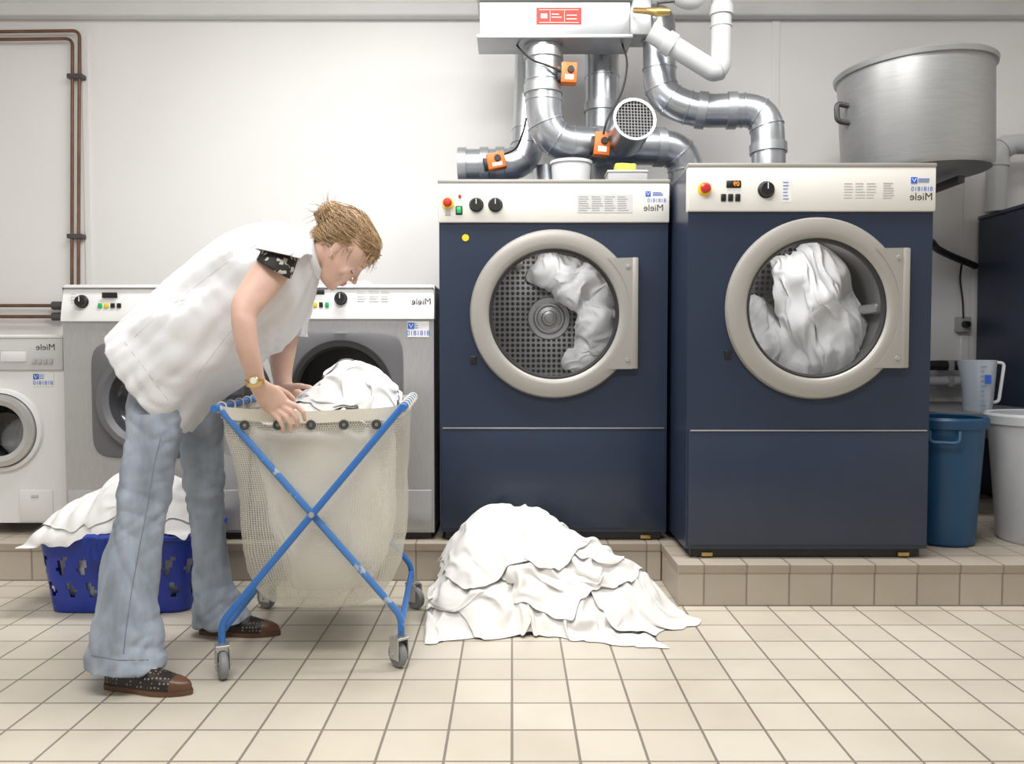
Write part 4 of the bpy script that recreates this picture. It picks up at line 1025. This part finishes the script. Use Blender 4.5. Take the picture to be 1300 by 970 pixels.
# ================================================================== BLUE BASKET
bx0 = q(36, 690, 2.78).x; bx1 = q(249, 690, 2.78).x; bc = Vector(((bx0 + bx1) / 2, 2.955, 0)); bw = bx1 - bx0; bd = .38; bh = .265
bt = thing('laundry_basket', 'blue slotted plastic laundry basket on the floor behind the woman', 'laundry basket', bc)
nP, nZ = 176, 20
def rrect(w, d, e, n):
    out = []
    for k in range(n):
        a = 2 * PI * k / n; c_, s_ = math.cos(a), math.sin(a); out.append((math.copysign(abs(c_) ** (2 / e), c_) * w / 2, math.copysign(abs(s_) ** (2 / e), s_) * d / 2))
    # resample evenly
    L = [0.]
    for k in range(n): L.append(L[-1] + math.hypot(out[(k + 1) % n][0] - out[k][0], out[(k + 1) % n][1] - out[k][1]))
    res = []; j = 0
    for i in range(n):
        s = L[-1] * i / n
        while L[j + 1] < s: j += 1
        t_ = (s - L[j]) / (L[j + 1] - L[j]); p0_, p1_ = out[j % n], out[(j + 1) % n]; res.append((p0_[0] + (p1_[0] - p0_[0]) * t_, p0_[1] + (p1_[1] - p0_[1]) * t_))
    return res
b = bmesh.new(); rows = []
for j in range(nZ + 1):
    f = j / nZ; s = .88 + .12 * f
    rows.append([b.verts.new(bc + Vector((x, y, .006 + (bh - .006) * f))) for x, y in rrect(bw * s - .024, bd * s - .024, 7, nP)])
for j in range(nZ):
    for k in range(nP):
        s1 = (k + (j - 4) // 2) % 8; s2 = (k + 4 - (j - 10) // 2) % 8
        hole = (4 <= j <= 7 and s1 in (2, 3, 4) and not (j in (4, 7) and s1 == 4)) or (10 <= j <= 14 and s2 in (2, 3, 4) and not (j in (10, 14) and s2 == 2))
        if not hole: b.faces.new((rows[j][k], rows[j][(k + 1) % nP], rows[j + 1][(k + 1) % nP], rows[j + 1][k]))
b.faces.new(rows[0][::-1])
o = part('body', b, m_basket, bt, smooth=0); solid(o, .004)
b = bmesh.new(); tube(b, [bc + Vector((x, y, bh)) for x, y in rrect(bw - .012, bd - .012, 7, 96)], .012, 10, closed=True); part('rim', b, m_basket, bt, smooth=180)
for sx in (-1, 1):
    b = bmesh.new(); tube(b, fillet([bc + Vector((sx * (bw / 2 - .02), -.07, bh - .004)), bc + Vector((sx * (bw / 2 + .012), -.06, bh - .012)), bc + Vector((sx * (bw / 2 + .012), .06, bh - .012)), bc + Vector((sx * (bw / 2 - .02), .07, bh - .004))], .02, 4), .009, 10); part('handle', b, m_basket, bt)
def hfb(x, y):
    out = np.abs((x - bc.x) / (bw * .5 + .010)) ** 10 + np.abs((y - bc.y) / (bd * .5 + .010)) ** 10
    ins = np.clip(1 - np.abs((x - bc.x) / (bw * .5)) ** 4 - np.abs((y - bc.y) / (bd * .5)) ** 4, 0, 1) ** .5
    dome = bh + .013 + ins * (.03 + .095 * G(x, y, bc.x + .12, bc.y + .02, .21, .19, 3) + .05 * G(x, y, bc.x - .09, bc.y, .18, .17, 3))
    return np.where(out < 1, dome, bh - .03)
fld = Field(hfb, bc.x - .45, bc.x + .45, bc.y - .35, bc.y + .35, 130); b = bmesh.new(); cl = (bc.x - .32, bc.x + .262, bc.y - .212, 3.185)
for a_ in ((bc.x - .015, bc.y - .005, .56, .405, .02, 1.25, 1.12, 41), (bc.x + .08, bc.y - .01, .36, .34, .3, 1.2, 1.4, 42), (bc.x - .13, bc.y - .01, .34, .34, -.2, 1.35, 1.15, 43)):
    p = drape(flat(a_[0], a_[1], a_[2], a_[3], a_[4], int(a_[2] / .0145), int(a_[3] / .0145), .012, a_[7]), fld, a_[5], a_[6], a_[7], 80, 8, .018, cl, .10)
    fld.put(p, .004); grid_bm(b, p)
fill = bmesh.new(); rings = []
for f in (.03, .3, .6, .9, 1.0):
    s = (.88 + .12 * f) * .86; z = .012 + (bh - .01) * f
    rg = [bc + Vector((x * (1 - .08 * abs(noise.noise(Vector((x * 9, y * 9, f * 3))))), y * (1 - .08 * abs(noise.noise(Vector((x * 9, y * 9, f * 3 + 5))))), z)) for x, y in rrect(bw * s, bd * s, 4, 96)]
    rings.append(rg)
loft(fill, rings); merge(b, fill)
o = single('laundry', b, m_cloth, 'white linen piled in the blue basket and hanging over its rim', 'laundry', smooth=180); subsurf(o, 2)
pos = np.zeros((30, 26, 3))
for i in range(30):
    for j in range(26):
        u = i / 29 - .5; v = j / 25; x = bc.x - .02 + u * .11 + .01 * noise.noise(Vector((u * 4, v * 3, 2)))
        y0_ = bc.y - bd / 2; s = v * .13
        if s < .05: yy, zz = y0_ + .04 - s, bh + .018
        else: yy, zz = y0_ - .026 - .006 * bil(u * 4, v, 3), bh + .014 - (s - .05)
        pos[i, j] = (x, yy, zz + .004 * noise.noise(Vector((u * 6, v * 4, 7))))
b = grid_bm(bmesh.new(), pos); o = single('towel', b, m_bluec, 'small bright blue cloth hanging over the blue basket front rim', 'cloth', smooth=180); subsurf(o)

# ================================================================== THE WOMAN
def ring(Lp, Rp, Y, hd, n=32, YR=None):
    A = P(Lp[0], Lp[1], Y); B = P(Rp[0], Rp[1], Y if YR is None else YR); c = (A + B) / 2; a = (A - B) / 2
    return [c + a * math.cos(2 * PI * k / n) + Vector((0, hd * math.sin(2 * PI * k / n), 0)) for k in range(n)]
def dens(specs, per=4, n=32):
    keys = np.array([[*s[0], *s[1], s[2], s[3]] for s in specs]); out = []
    for i in range(len(keys) - 1):
        p0 = keys[max(i - 1, 0)]; p1 = keys[i]; p2 = keys[i + 1]; p3 = keys[min(i + 2, len(keys) - 1)]
        for k in range(per):
            t = k / per; v = .5 * (2 * p1 + (p2 - p0) * t + (2 * p0 - 5 * p1 + 4 * p2 - p3) * t * t + (3 * p1 - p0 - 3 * p2 + p3) * t ** 3); out.append(v)
    out.append(keys[-1]); return [ring((v[0], v[1]), (v[2], v[3]), v[4], v[5], n) for v in out]
woman = thing('person', 'woman in white tunic and faded jeans bending over the laundry cart', 'person', (-.95, 2.38, 0))
torso = [((149, 418), (238, 548), 2.40, .190), ((178, 393), (263, 518), 2.40, .185), ((214, 359), (293, 490), 2.405, .172), ((250, 327), (321, 461), 2.41, .158),
         ((286, 301), (350, 436), 2.415, .155), ((320, 287), (376, 413), 2.42, .162), ((352, 282), (393, 388), 2.42, .150), ((377, 289), (401, 361), 2.42, .092), ((391, 300), (404, 348), 2.42, .064)]
# --- body
fv = Vector((.57, .10, -.82)).normalized(); uv_ = Vector((.82, .05, .57)); uv_ = (uv_ - fv * uv_.dot(fv)).normalized(); rv_ = fv.cross(uv_).normalized()
HO = P(431, 318, 2.42); HS = .90
HM = Matrix(((fv.x * HS, uv_.x * HS, rv_.x * HS, HO.x), (fv.y * HS, uv_.y * HS, rv_.y * HS, HO.y), (fv.z * HS, uv_.z * HS, rv_.z * HS, HO.z), (0, 0, 0, 1)))
hp_ = lambda f, u, r: HM @ Vector((f, u, r))
def hell(bm, f, u, r, a, b_, c_): ell(bm, HM @ Matrix.Translation((f, u, r)) @ Matrix.Diagonal((a, b_, c_, 1)), 28, 18)
b = bmesh.new()
hr = []
for u, f1, f0, w in ((-.104, .072, .040, .011), (-.096, .085, .020, .024), (-.082, .090, .0, .034), (-.066, .092, -.018, .043), (-.05, .093, -.035, .051), (-.03, .094, -.055, .059), (-.01, .092, -.075, .065), (.01, .091, -.088, .069), (.035, .094, -.096, .073), (.06, .092, -.098, .074), (.085, .080, -.090, .068), (.105, .060, -.07, .054), (.118, .032, -.042, .034), (.125, .0, -.01, .012)):
    c0 = (f1 + f0) / 2; a0_ = (f1 - f0) / 2; rg = []
    for k in range(40):
        a = 2 * PI * k / 40; ca, sa = math.cos(a), math.sin(a); rg.append(hp_(c0 + a0_ * math.copysign(abs(ca) ** .92, ca), u, w * math.copysign(abs(sa) ** .92, sa)))
    hr.append(rg)
loft(b, hr)
for s in (-1, 1):
    hell(b, .064, -.020, s * .039, .019, .023, .017)
    hell(b, .080, .027, s * .030, .009, .005, .018)
    hell(b, .0735, .003, s * .031, .0122, .010, .015)
    hell(b, -.004, -.004, s * .068, .012, .023, .006); hell(b, -.010, .007, s * .072, .011, .017, .005); hell(b, .004, -.024, s * .066, .006, .009, .006)
    hell(b, .100, -.027, s * .0075, .006, .005, .005)
chain(b, [hp_(.086, .020, 0), hp_(.098, -.004, 0), hp_(.1115, -.021, 0)], [.0062, .0058, .0070])
hell(b, .0945, -.047, 0, .0080, .0050, .018); hell(b, .0930, -.058, 0, .0085, .0055, .015); hell(b, .082, -.088, 0, .013, .012, .015)
chain(b, [hp_(-.035, -.01, 0), hp_(-.03, -.07, 0), P(376, 324, 2.42)], [.040, .040, .048], 20)
def shrink(rg, f):
    c = sum(rg, Vector()) / len(rg); return [c + (p - c) * f for p in rg]
loft(b, [shrink(r, .78) for r in dens(torso[1:])])
arm1 = [((345, 304), (384, 324), 2.29, .043), ((337, 318), (374, 338), 2.240, .043), ((321, 338), (359, 363), 2.215, .040), ((307, 359), (342, 383), 2.19, .036), ((295, 382), (327, 400), 2.168, .033), ((294, 404), (325, 414), 2.16, .033),
        ((298, 435), (328, 440), 2.165, .031), ((308, 466), (333, 464), 2.185, .026), ((315, 487), (336, 480), 2.20, .0205), ((320, 498), (343, 486), 2.21, .0175), ((327, 512), (356, 494), 2.225, .015), ((340, 526), (367, 507), 2.238, .012)]
loft(b, dens(arm1, 4))
fr = [.0086, .0078, .0069, .0058]
for pts, s in (([(362, 510, 2.238), (376, 515, 2.236), (385, 523, 2.239), (387, 533, 2.248)], 1), ([(357, 515, 2.238), (370, 523, 2.233), (377, 532, 2.236), (378, 542, 2.246)], 1.02),
               ([(351, 520, 2.237), (363, 529, 2.231), (369, 538, 2.235), (369, 548, 2.245)], .96), ([(346, 524, 2.236), (355, 534, 2.232), (359, 542, 2.236), (359, 549, 2.244)], .86)):
    chain(b, [P(*p) for p in pts], [f * s for f in fr])
chain(b, [P(336, 492, 2.215), P(352, 494, 2.25), P(365, 500, 2.282), P(373, 507, 2.29)], [.012, .0105, .0088, .0068])
arm2 = [((350, 345), (396, 358), 2.52, .046), ((347, 385), (388, 390), 2.575, .042), ((346, 420), (380, 424), 2.62, .038), ((343, 445), (375, 449), 2.62, .034), ((344, 470), (371, 472), 2.605, .027), ((350, 492), (372, 488), 2.585, .021), ((357, 505), (384, 496), 2.57, .016), ((367, 514), (394, 505), 2.56, .013)]
loft(b, dens(arm2, 4))
for i, (dx, dy, L_, s) in enumerate(((10, -3, 1., 1), (5, 1, 1.05, 1), (0, 5, 1., .96), (-5, 8, .85, .85))):
    p0 = P(384 + dx, 508 + dy, 2.56); dr = Vector((.8, -.05, -.35)).normalized() * .03 * L_
    chain(b, [p0 - dr * .5, p0 + dr * .5, p0 + dr * 1.4 + Vector((0, 0, -.008)), p0 + dr * 2 + Vector((-.004, 0, -.022))], [f * s for f in fr])
chain(b, [P(362, 492, 2.56), P(380, 490, 2.535), P(394, 492, 2.525)], [.013, .0095, .0075])
for hipp, knee, ank, toe in ((P(205, 470, 2.35), P(186, 635, 2.27), P(162, 832, 2.185), Vector((-.93, 2.155, .030))), (P(250, 490, 2.47), P(262, 640, 2.54), P(272, 776, 2.60), Vector((-.83, 2.597, .030)))):
    chain(b, [hipp, knee, ank, toe], [.052, .038, .028, .018], 16)
hell_c = P(215, 460, 2.41); ell(b, Matrix.Translation(hell_c) @ Matrix.Diagonal((.07, .10, .08, 1)))
me = remesh(b, .0034, 3, .5)
body = part('body', me, [m_skin, m_lip], woman, smooth=180)
HI = HM.inverted(); org = ORG[woman.name]
lc = hp_(.098, -.053, 0) - org
for pl in body.data.polygons:
    p = pl.center
    if (p - lc).length < .03:
        l = HI @ (p + org)
        if l.x > .088 and abs(l.z) < .016 and -.0640 < l.y < -.0425: pl.material_index = 1
for s in (-1, 1):
    b = bmesh.new(); ball(b, hp_(.0770, -.002, s * .031), .0083); e = part('eye', b, m_eye, woman)
    b = bmesh.new(); tube(b, [hp_(.0870 - .009 * abs(t), -.0045 - .003 * (1 - t * t), s * .031 + .014 * t) for t in (-1, -.6, -.2, .2, .6, 1)], .0016, 6); part('eyelash', b, m_lash, e)
    b = bmesh.new(); tube(b, [hp_(.0905 - .012 * abs(t + .1 * s) ** 1.5, .031 - .004 * t * t, s * .03 + .018 * t) for t in (-1, -.6, -.2, .2, .6, 1)], [.0010, .0015, .0018, .0018, .0015, .0010], 6); part('eyebrow', b, m_hair, woman)
b = bmesh.new(); ball(b, hp_(.006, -.032, .073), .0035, 10); part('earring', b, m_gold, woman)
# --- hair: swept back over the skull into a loose coil, fringe falling forward
b = bmesh.new()
hell(b, -.030, .050, 0, .079, .079, .075); hell(b, -.068, -.014, 0, .030, .042, .050); hell(b, .02, .092, 0, .048, .034, .060)
for s in (-1, 1):
    hell(b, -.030, .038, s * .057, .044, .044, .019); hell(b, .030, .072, s * .044, .038, .030, .021)
chain(b, [hp_(.045, .102, .025), hp_(.076, .084, .035), hp_(.090, .055, .042)], [.017, .013, .005]); chain(b, [hp_(.045, .102, -.02), hp_(.076, .084, -.03), hp_(.090, .06, -.038)], [.017, .013, .005])
BC = Vector((-.112, .040, 0))
coil = [hp_(BC.x - .006 * math.sin(a * .7), BC.y + .026 * math.cos(a), BC.z + .028 * math.sin(a)) for a in [k * .45 for k in range(15)]]
chain(b, coil, [.016 - .0003 * k for k in range(15)], 10); hell(b, BC.x - .012, BC.y, 0, .018, .018, .018); chain(b, [hp_(-.06, .03, 0), hp_(*BC)], [.03, .026])
me = remesh(b, .004, 2)
displace(me, lambda p, n_: .003 * noise.noise(p * 34) + .002 * noise.noise(p * 95))
hairbm = bmesh.new(); hairbm.from_mesh(me); hb_bvh = bvh_of(me)
rng = random.Random(5)
R3 = HM.to_3x3()
def surf(l, cen, off):
    d = (R3 @ (l - cen)).normalized(); o_ = hp_(*cen); h = hb_bvh.ray_cast(o_ + d * .25, -d)
    return None if h[0] is None else h[0] + d * off
cen = Vector((-.025, .045, 0))
def rmi(): return rng.choices((0, 1, 2), (.45, .25, .30))[0]
for i in range(1350):
    ph = rng.uniform(-1, 1)
    st = Vector((.078 - .100 * abs(ph) ** 1.3 + rng.uniform(-.035, .01), .090 - .115 * abs(ph) ** 1.6 + rng.uniform(-.01, .02), .078 * math.sin(ph * PI / 2)))
    if rng.random() < .35: st = Vector((rng.uniform(-.1, .03), rng.uniform(-.04, .12), rng.choice((-1, 1)) * .07))
    en = BC + Vector((rng.gauss(.012, .012), rng.gauss(0, .026), rng.gauss(0, .024)))
    pts = []; lift = rng.uniform(.0, .004) if rng.random() < .85 else rng.uniform(.005, .013); wv = rng.uniform(0, 6); wa = rng.uniform(0, .004)
    for k in range(11):
        t = k / 10; l = st.lerp(en, t) + Vector((0, wa * math.sin(t * 6 + wv), wa * math.cos(t * 5 + wv)))
        s_ = surf(l, cen, .0005 + lift * math.sin(t * PI))
        if s_ is not None: pts.append(s_)
    if len(pts) > 3:
        w_ = rng.uniform(.0007, .0013); tube(hairbm, pts, [w_] * (len(pts) - 1) + [.0004], 4, mi=rmi())
for i in range(260):          # strands winding round the coil
    a0_ = rng.uniform(0, 5); rr_ = .0150 + rng.uniform(-.001, .004); ps = rng.uniform(0, 6.28); pts = []
    for k in range(10):
        a = a0_ + k * .16; ctr = Vector((BC.x - .006 * math.sin(a * .7), BC.y + .026 * math.cos(a), BC.z + .028 * math.sin(a))); o1 = Vector((-1, 0, 0)); o2 = Vector((0, math.cos(a), math.sin(a)))
        ph = ps + k * .12; pts.append(hp_(*(ctr + (o1 * math.cos(ph) + o2 * math.sin(ph)) * rr_ / HS)))
    tube(hairbm, pts, [.0009] * 9 + [.0004], 4, mi=rmi())
for i in range(46):          # ends standing out of the coil
    d0 = Vector((rng.uniform(-1, -.1), rng.gauss(.2, .7), rng.gauss(0, .6))).normalized(); p = BC + d0 * .034; L_ = rng.uniform(.012, .03); cv = Vector((rng.gauss(0, .7), rng.gauss(0, .7), rng.gauss(0, .7)))
    tube(hairbm, [hp_(*(p + d0 * L_ * t + cv * L_ * t * t * .7)) for t in (0, .25, .5, .75, 1)], [.0009, .0009, .0008, .0006, .0003], 4, mi=rmi())
for i in range(170):          # wisps: forehead fringe, temples and nape
    w_ = rng.random()
    if w_ < .7: p = Vector((rng.uniform(.045, .083), rng.uniform(.07, .102), rng.uniform(-.055, .06))); d = Vector((.45, -.85, rng.uniform(-.25, .3))); L_ = rng.uniform(.02, .050)
    elif w_ < .85: p = Vector((rng.uniform(.0, .03), rng.uniform(.03, .06), rng.choice((-1, 1)) * .070)); d = Vector((.25, -.9, 0)); L_ = rng.uniform(.02, .045)
    else: p = Vector((rng.uniform(-.09, -.06), rng.uniform(-.05, -.02), rng.uniform(-.04, .05))); d = Vector((-.1, -.9, rng.uniform(-.3, .3))); L_ = rng.uniform(.014, .034)
    d.normalize(); cv = Vector((rng.gauss(0, .3), rng.gauss(0, .3), rng.gauss(0, .3)))
    tube(hairbm, [hp_(*(p + d * L_ * t + cv * L_ * t * t * .7)) for t in (0, .25, .5, .75, 1)], [.0009, .0009, .0008, .0006, .0003], 4, mi=rmi())
bpy.data.meshes.remove(me)
part('hair', hairbm, [m_hair, m_hair2, m_hair3], woman, smooth=180)
# --- tunic: open loft with a straight hem, separate sleeves
cr_t = make_crumple(77, 1.5)
def cloth_loft(specs, per, n, amp, hemamp, seed, cr=.12, hem_first=True):
    rg = dens(specs, per, n); N_ = len(rg); out = []
    for i, r in enumerate(rg):
        s = i / (N_ - 1); c = sum(r, Vector()) / n; hf_ = max(0, 1 - s * 1.5) if hem_first else max(0, s * 1.5 - .5); rr = []
        for k, p in enumerate(r):
            th = 2 * PI * k / n; w = noise.noise(Vector((p.x * 3, p.y * 3, p.z * 3 + seed))); d = (p - c).normalized()
            fo = 1.6 * bil(math.cos(th) * 2.0 + w * .5, math.sin(th) * 2.0, seed + s * 1.0) - .7
            fo2 = 1.6 * bil(math.cos(th) * 4.0 + w * .6, math.sin(th) * 4.0, seed + 5 + s * 1.4) - .7
            end = sstep((1 - s) / .15) if hem_first else 1.
            if hem_first and math.cos(th) > .55: end *= .35           # the back stays taut
            rr.append(p + d * (end * ((amp + hemamp * hf_) * fo + (amp * .5 + hemamp * .35 * hf_) * fo2) + cr * end * cr_t(p)))
        out.append(rr)
    b = bmesh.new(); loft(b, out, False, False); return b
tbm = cloth_loft(torso, 12, 110, .0045, .006, 3., .14)
tme = bpy.data.meshes.new('tunic'); bmesh.ops.recalc_face_normals(tbm, faces=tbm.faces[:]); tbm.to_mesh(tme); tbm.free()
tb_ = bvh_of(tme)
tun = part('tunic', tme, m_tunic, woman, 'white short-sleeved work tunic', smooth=180); solid(tun, .003)
b = cloth_loft([((346, 288), (400, 326), 2.38, .095), ((338, 297), (392, 323), 2.31, .076), ((331, 307), (385, 324), 2.262, .066), ((326, 317), (379, 328), 2.228, .062)], 7, 64, .003, .003, 8., .08, False); o = part('sleeve', b, m_tunic, tun, smooth=180); solid(o, .003)
b = cloth_loft([((345, 325), (400, 345), 2.47, .085), ((344, 365), (395, 376), 2.56, .070), ((343, 395), (392, 405), 2.60, .062), ((341, 418), (389, 428), 2.622, .058)], 7, 64, .004, .004, 12., .1, False); o = part('sleeve', b, m_tunic, tun, smooth=180); solid(o, .003)
for nm, pix in (('pocket_seam', [(221, 384), (246, 377)]), ('pocket_seam', [(222, 389), (247, 383)]), ('side_seam', [(330, 380), (285, 430), (255, 470), (230, 518)]), ('hem_stitch', [(158, 434), (194, 482), (233, 534)]), ('back_seam', [(340, 302), (290, 332), (240, 370), (200, 402), (166, 432)])):
    pts = on_surf(tb_, pix, .0012, 8)
    if len(pts) > 2:
        b = bmesh.new(); tube(b, pts, .0009, 6); part(nm, b, m_tseam, tun)
b = bmesh.new(); loft(b, [ring((386, 298), (404, 354), 2.42, .070), ring((394, 297), (409, 350), 2.42, .067), ring((401, 299), (412, 347), 2.42, .060)], False, False); o = part('collar', b, m_tunic, tun, smooth=180); solid(o, .004)
b = bmesh.new(); loft(b, dens([((336, 311), (378, 324), 2.252, .054), ((331, 323), (373, 341), 2.226, .051), ((327, 330), (368, 354), 2.214, .049)], 3), False, False); o = part('undershirt_cuff', b, m_pat, woman, 'black and cream patterned undershirt sleeve', smooth=180); solid(o, .002)
# --- jeans
leg1 = [((174, 452), (240, 496), 2.375, .083), ((165, 490), (236, 520), 2.345, .084), ((162, 535), (229, 548), 2.315, .080), ((159, 585), (221, 590), 2.29, .073), ((152, 632), (213, 637), 2.27, .067), ((143, 682), (203, 690), 2.245, .066), ((133, 735), (199, 742), 2.225, .071), ((121, 792), (199, 800), 2.20, .081), ((110, 840), (204, 848), 2.18, .093)]
leg2 = [((212, 455), (278, 496), 2.455, .083), ((224, 500), (284, 520), 2.485, .085), ((231, 550), (283, 555), 2.515, .079), ((237, 610), (283, 612), 2.535, .069), ((243, 670), (285, 672), 2.555, .064), ((247, 730), (289, 732), 2.575, .064), ((249, 765), (302, 764), 2.59, .073), ((248, 792), (317, 786), 2.60, .083)]
b = bmesh.new(); loft(b, dens(leg1, 4)); loft(b, dens(leg2, 4))
loft(b, dens([((192, 416), (246, 462), 2.41, .10), ((182, 438), (250, 496), 2.41, .120), ((176, 464), (252, 520), 2.41, .128), ((177, 490), (246, 538), 2.41, .115)], 4))
me = remesh(b, .005, 4, .5)
def jf(p, n_):
    wq = noise.noise(Vector((p.x * 5, p.y * 5, p.z * 4)))
    kn = math.exp(-((p.z - .47) / .09) ** 2); an = math.exp(-((p.z - .10) / .08) ** 2) * sstep((p.z - .05) / .04); th = math.exp(-((p.z - .72) / .09) ** 2)
    lng = bil(p.x * 9 + p.z * 2 + wq, p.y * 9, p.z * 1.6)
    ac = bil(p.x * 6 + wq, p.y * 6, p.z * 15 + p.x * 9)
    ac2 = bil(p.x * 12 - wq, p.y * 12, p.z * 26 - p.x * 16)
    return .010 * (lng - .4) + .007 * (.8 * kn + .9 * th + an) * (ac - .4) + .003 * (.4 + kn + th + an) * (ac2 - .4)
displace(me, jf)
jb = bvh_of(me); jeans = part('jeans', me, m_denim, woman, 'faded grey-blue flared jeans', smooth=180)
for nm, pix in (('side_seam', [(204, 556), (196, 590), (188, 640), (178, 690), (168, 745), (160, 800), (156, 838)]), ('hem_stitch', [(116, 832), (150, 838), (198, 838)])):
    pts = on_surf(jb, pix, .0003)
    if len(pts) > 2:
        b = bmesh.new(); tube(b, pts, .0013, 6); part(nm, b, m_dseam, jeans)
# --- shoes
def shoe(heel, toe):
    d = (toe - heel); L_ = d.length; d.normalize(); s = Vector((-d.y, d.x, 0))
    def rg(t, w, z0, h, n=28):
        out = []; c_ = heel + d * (L_ * t)
        for k in range(n):
            a = 2 * PI * k / n; sn = math.sin(a); out.append(c_ + s * (w * math.copysign(abs(math.cos(a)) ** .8, math.cos(a))) + Vector((0, 0, z0 + (h * abs(sn) ** .85 if sn > 0 else -.004 * abs(sn)))))
        return out
    up = [(0, .014, .036), (.03, .024, .046), (.12, .030, .054), (.25, .032, .060), (.38, .033, .060), (.5, .036, .052), (.62, .038, .042), (.74, .036, .034), (.84, .030, .029), (.90, .025, .026)]
    b = bmesh.new(); loft(b, [rg(t, w, .014, h) for t, w, h in up]); sh = part('shoe', b, m_shoe, woman, 'slim dark studded leather shoe with brown toe')
    b = bmesh.new(); loft(b, [rg(t, w, .014, h) for t, w, h in [(.82, .0325, .0315), (.90, .0262, .027), (.96, .017, .022), (.99, .010, .017), (1.01, .003, .010)]]); part('toe_cap', b, m_shoec, sh, 'brown leather toe cap')
    b = bmesh.new(); rr = []
    prof_ = [(-.01, .012), (.03, .027), (.15, .032), (.35, .032), (.5, .037), (.62, .040), (.74, .038), (.86, .030), (.96, .018), (1.02, .004)]
    for z in (0.001, .014):
        pts = [heel + d * (L_ * t) + s * w + Vector((0, 0, z)) for t, w in prof_] + [heel + d * (L_ * t) - s * w + Vector((0, 0, z)) for t, w in prof_[::-1]]; rr.append(pts)
    loft(b, rr); part('sole', b, m_shoec, sh)
shoe(Vector((-1.085, 2.19, 0)), Vector((-.842, 2.135, 0)))
shoe(Vector((-.995, 2.615, 0)), Vector((-.738, 2.585, 0)))
# --- watch
w0 = P(324, 484, 2.197); axw = (P(327, 495, 2.207) - P(321, 472, 2.187)).normalized()
b = bmesh.new(); Tw = along(w0, w0 + axw); lathe(b, [(.0245, -.006), (.0265, -.006), (.0265, .006), (.0245, .006)], 36, Tw, close=True); wt = part('watch', b, m_gold, woman, 'gold wristwatch')
wp = w0 + Vector((.004, -.025, .002)); dn = Vector((.1, -1, .15)).normalized()
b = bmesh.new(); lathe(b, [(0, .004), (.010, .004), (.012, .002), (.012, -.004)], 24, along(wp, wp + dn)); k = part('watch_case', b, m_gold, wt)
b = bmesh.new(); lathe(b, [(0, .0046), (.009, .0044)], 20, along(wp, wp + dn)); part('watch_dial', b, m_dial, wt)

GR = {'exhaust_duct': 'galvanised exhaust ducts', 'washing_machine': 'washing machines along the wall', 'heating_pipe': 'brown copper pipes on the wall', 'cable': 'thin black cables at the ducts', 'waste_bin': 'plastic bins beside the right dryer', 'drain_pipe': 'drain pipes in the right corner', 'water_pipe': 'water pipes', 'laundry': 'loads of white laundry'}
for o in S.objects:
    k = o.name.split('.')[0]
    if o.parent is None and k in GR and 'label' in o: o['group'] = GR[k]

# ================================================================== CAMERA AND LIGHT
cam = bpy.data.cameras.new('camera'); co = bpy.data.objects.new('camera', cam); C.objects.link(co)
cam.sensor_fit = 'HORIZONTAL'; cam.sensor_width = 36; cam.lens = 36 * F / 1300; cam.clip_start = .05
co.location = (0, 0, H); co.rotation_euler = (PI / 2 - PITCH, 0, 0); S.camera = co
w = bpy.data.worlds.new('world'); S.world = w; w.use_nodes = True
bg = w.node_tree.nodes['Background']; bg.inputs[0].default_value = (1, .99, .98, 1); bg.inputs[1].default_value = .32
def area(name, loc, rot, sx, sy, e, col=(1, .985, .965)):
    l = bpy.data.lights.new(name, 'AREA'); l.shape = 'RECTANGLE'; l.size = sx; l.size_y = sy; l.energy = e; l.color = col
    o = bpy.data.objects.new(name, l); C.objects.link(o); o.location = loc; o.rotation_euler = rot
area('ceiling_lamp_light', (-.55, 2.75, 2.93), (0, 0, 0), 1.2, .4, 48)
area('ceiling_lamp_light', (1.1, 2.6, 2.93), (0, 0, 0), 1.2, .4, 36)
area('ceiling_lamp_light', (-.4, .8, 2.93), (math.radians(20), 0, 0), 2.2, .5, 68)
for cD in (cD1, cD2):  # unseen fill light added in each dryer drum to brighten the laundry
    l = bpy.data.lights.new('drum_fill_light', 'POINT'); l.energy = 1.4; l.shadow_soft_size = .03; o = bpy.data.objects.new('drum_fill_light', l); C.objects.link(o); o.location = cD + Vector((-.05, .06, .22))
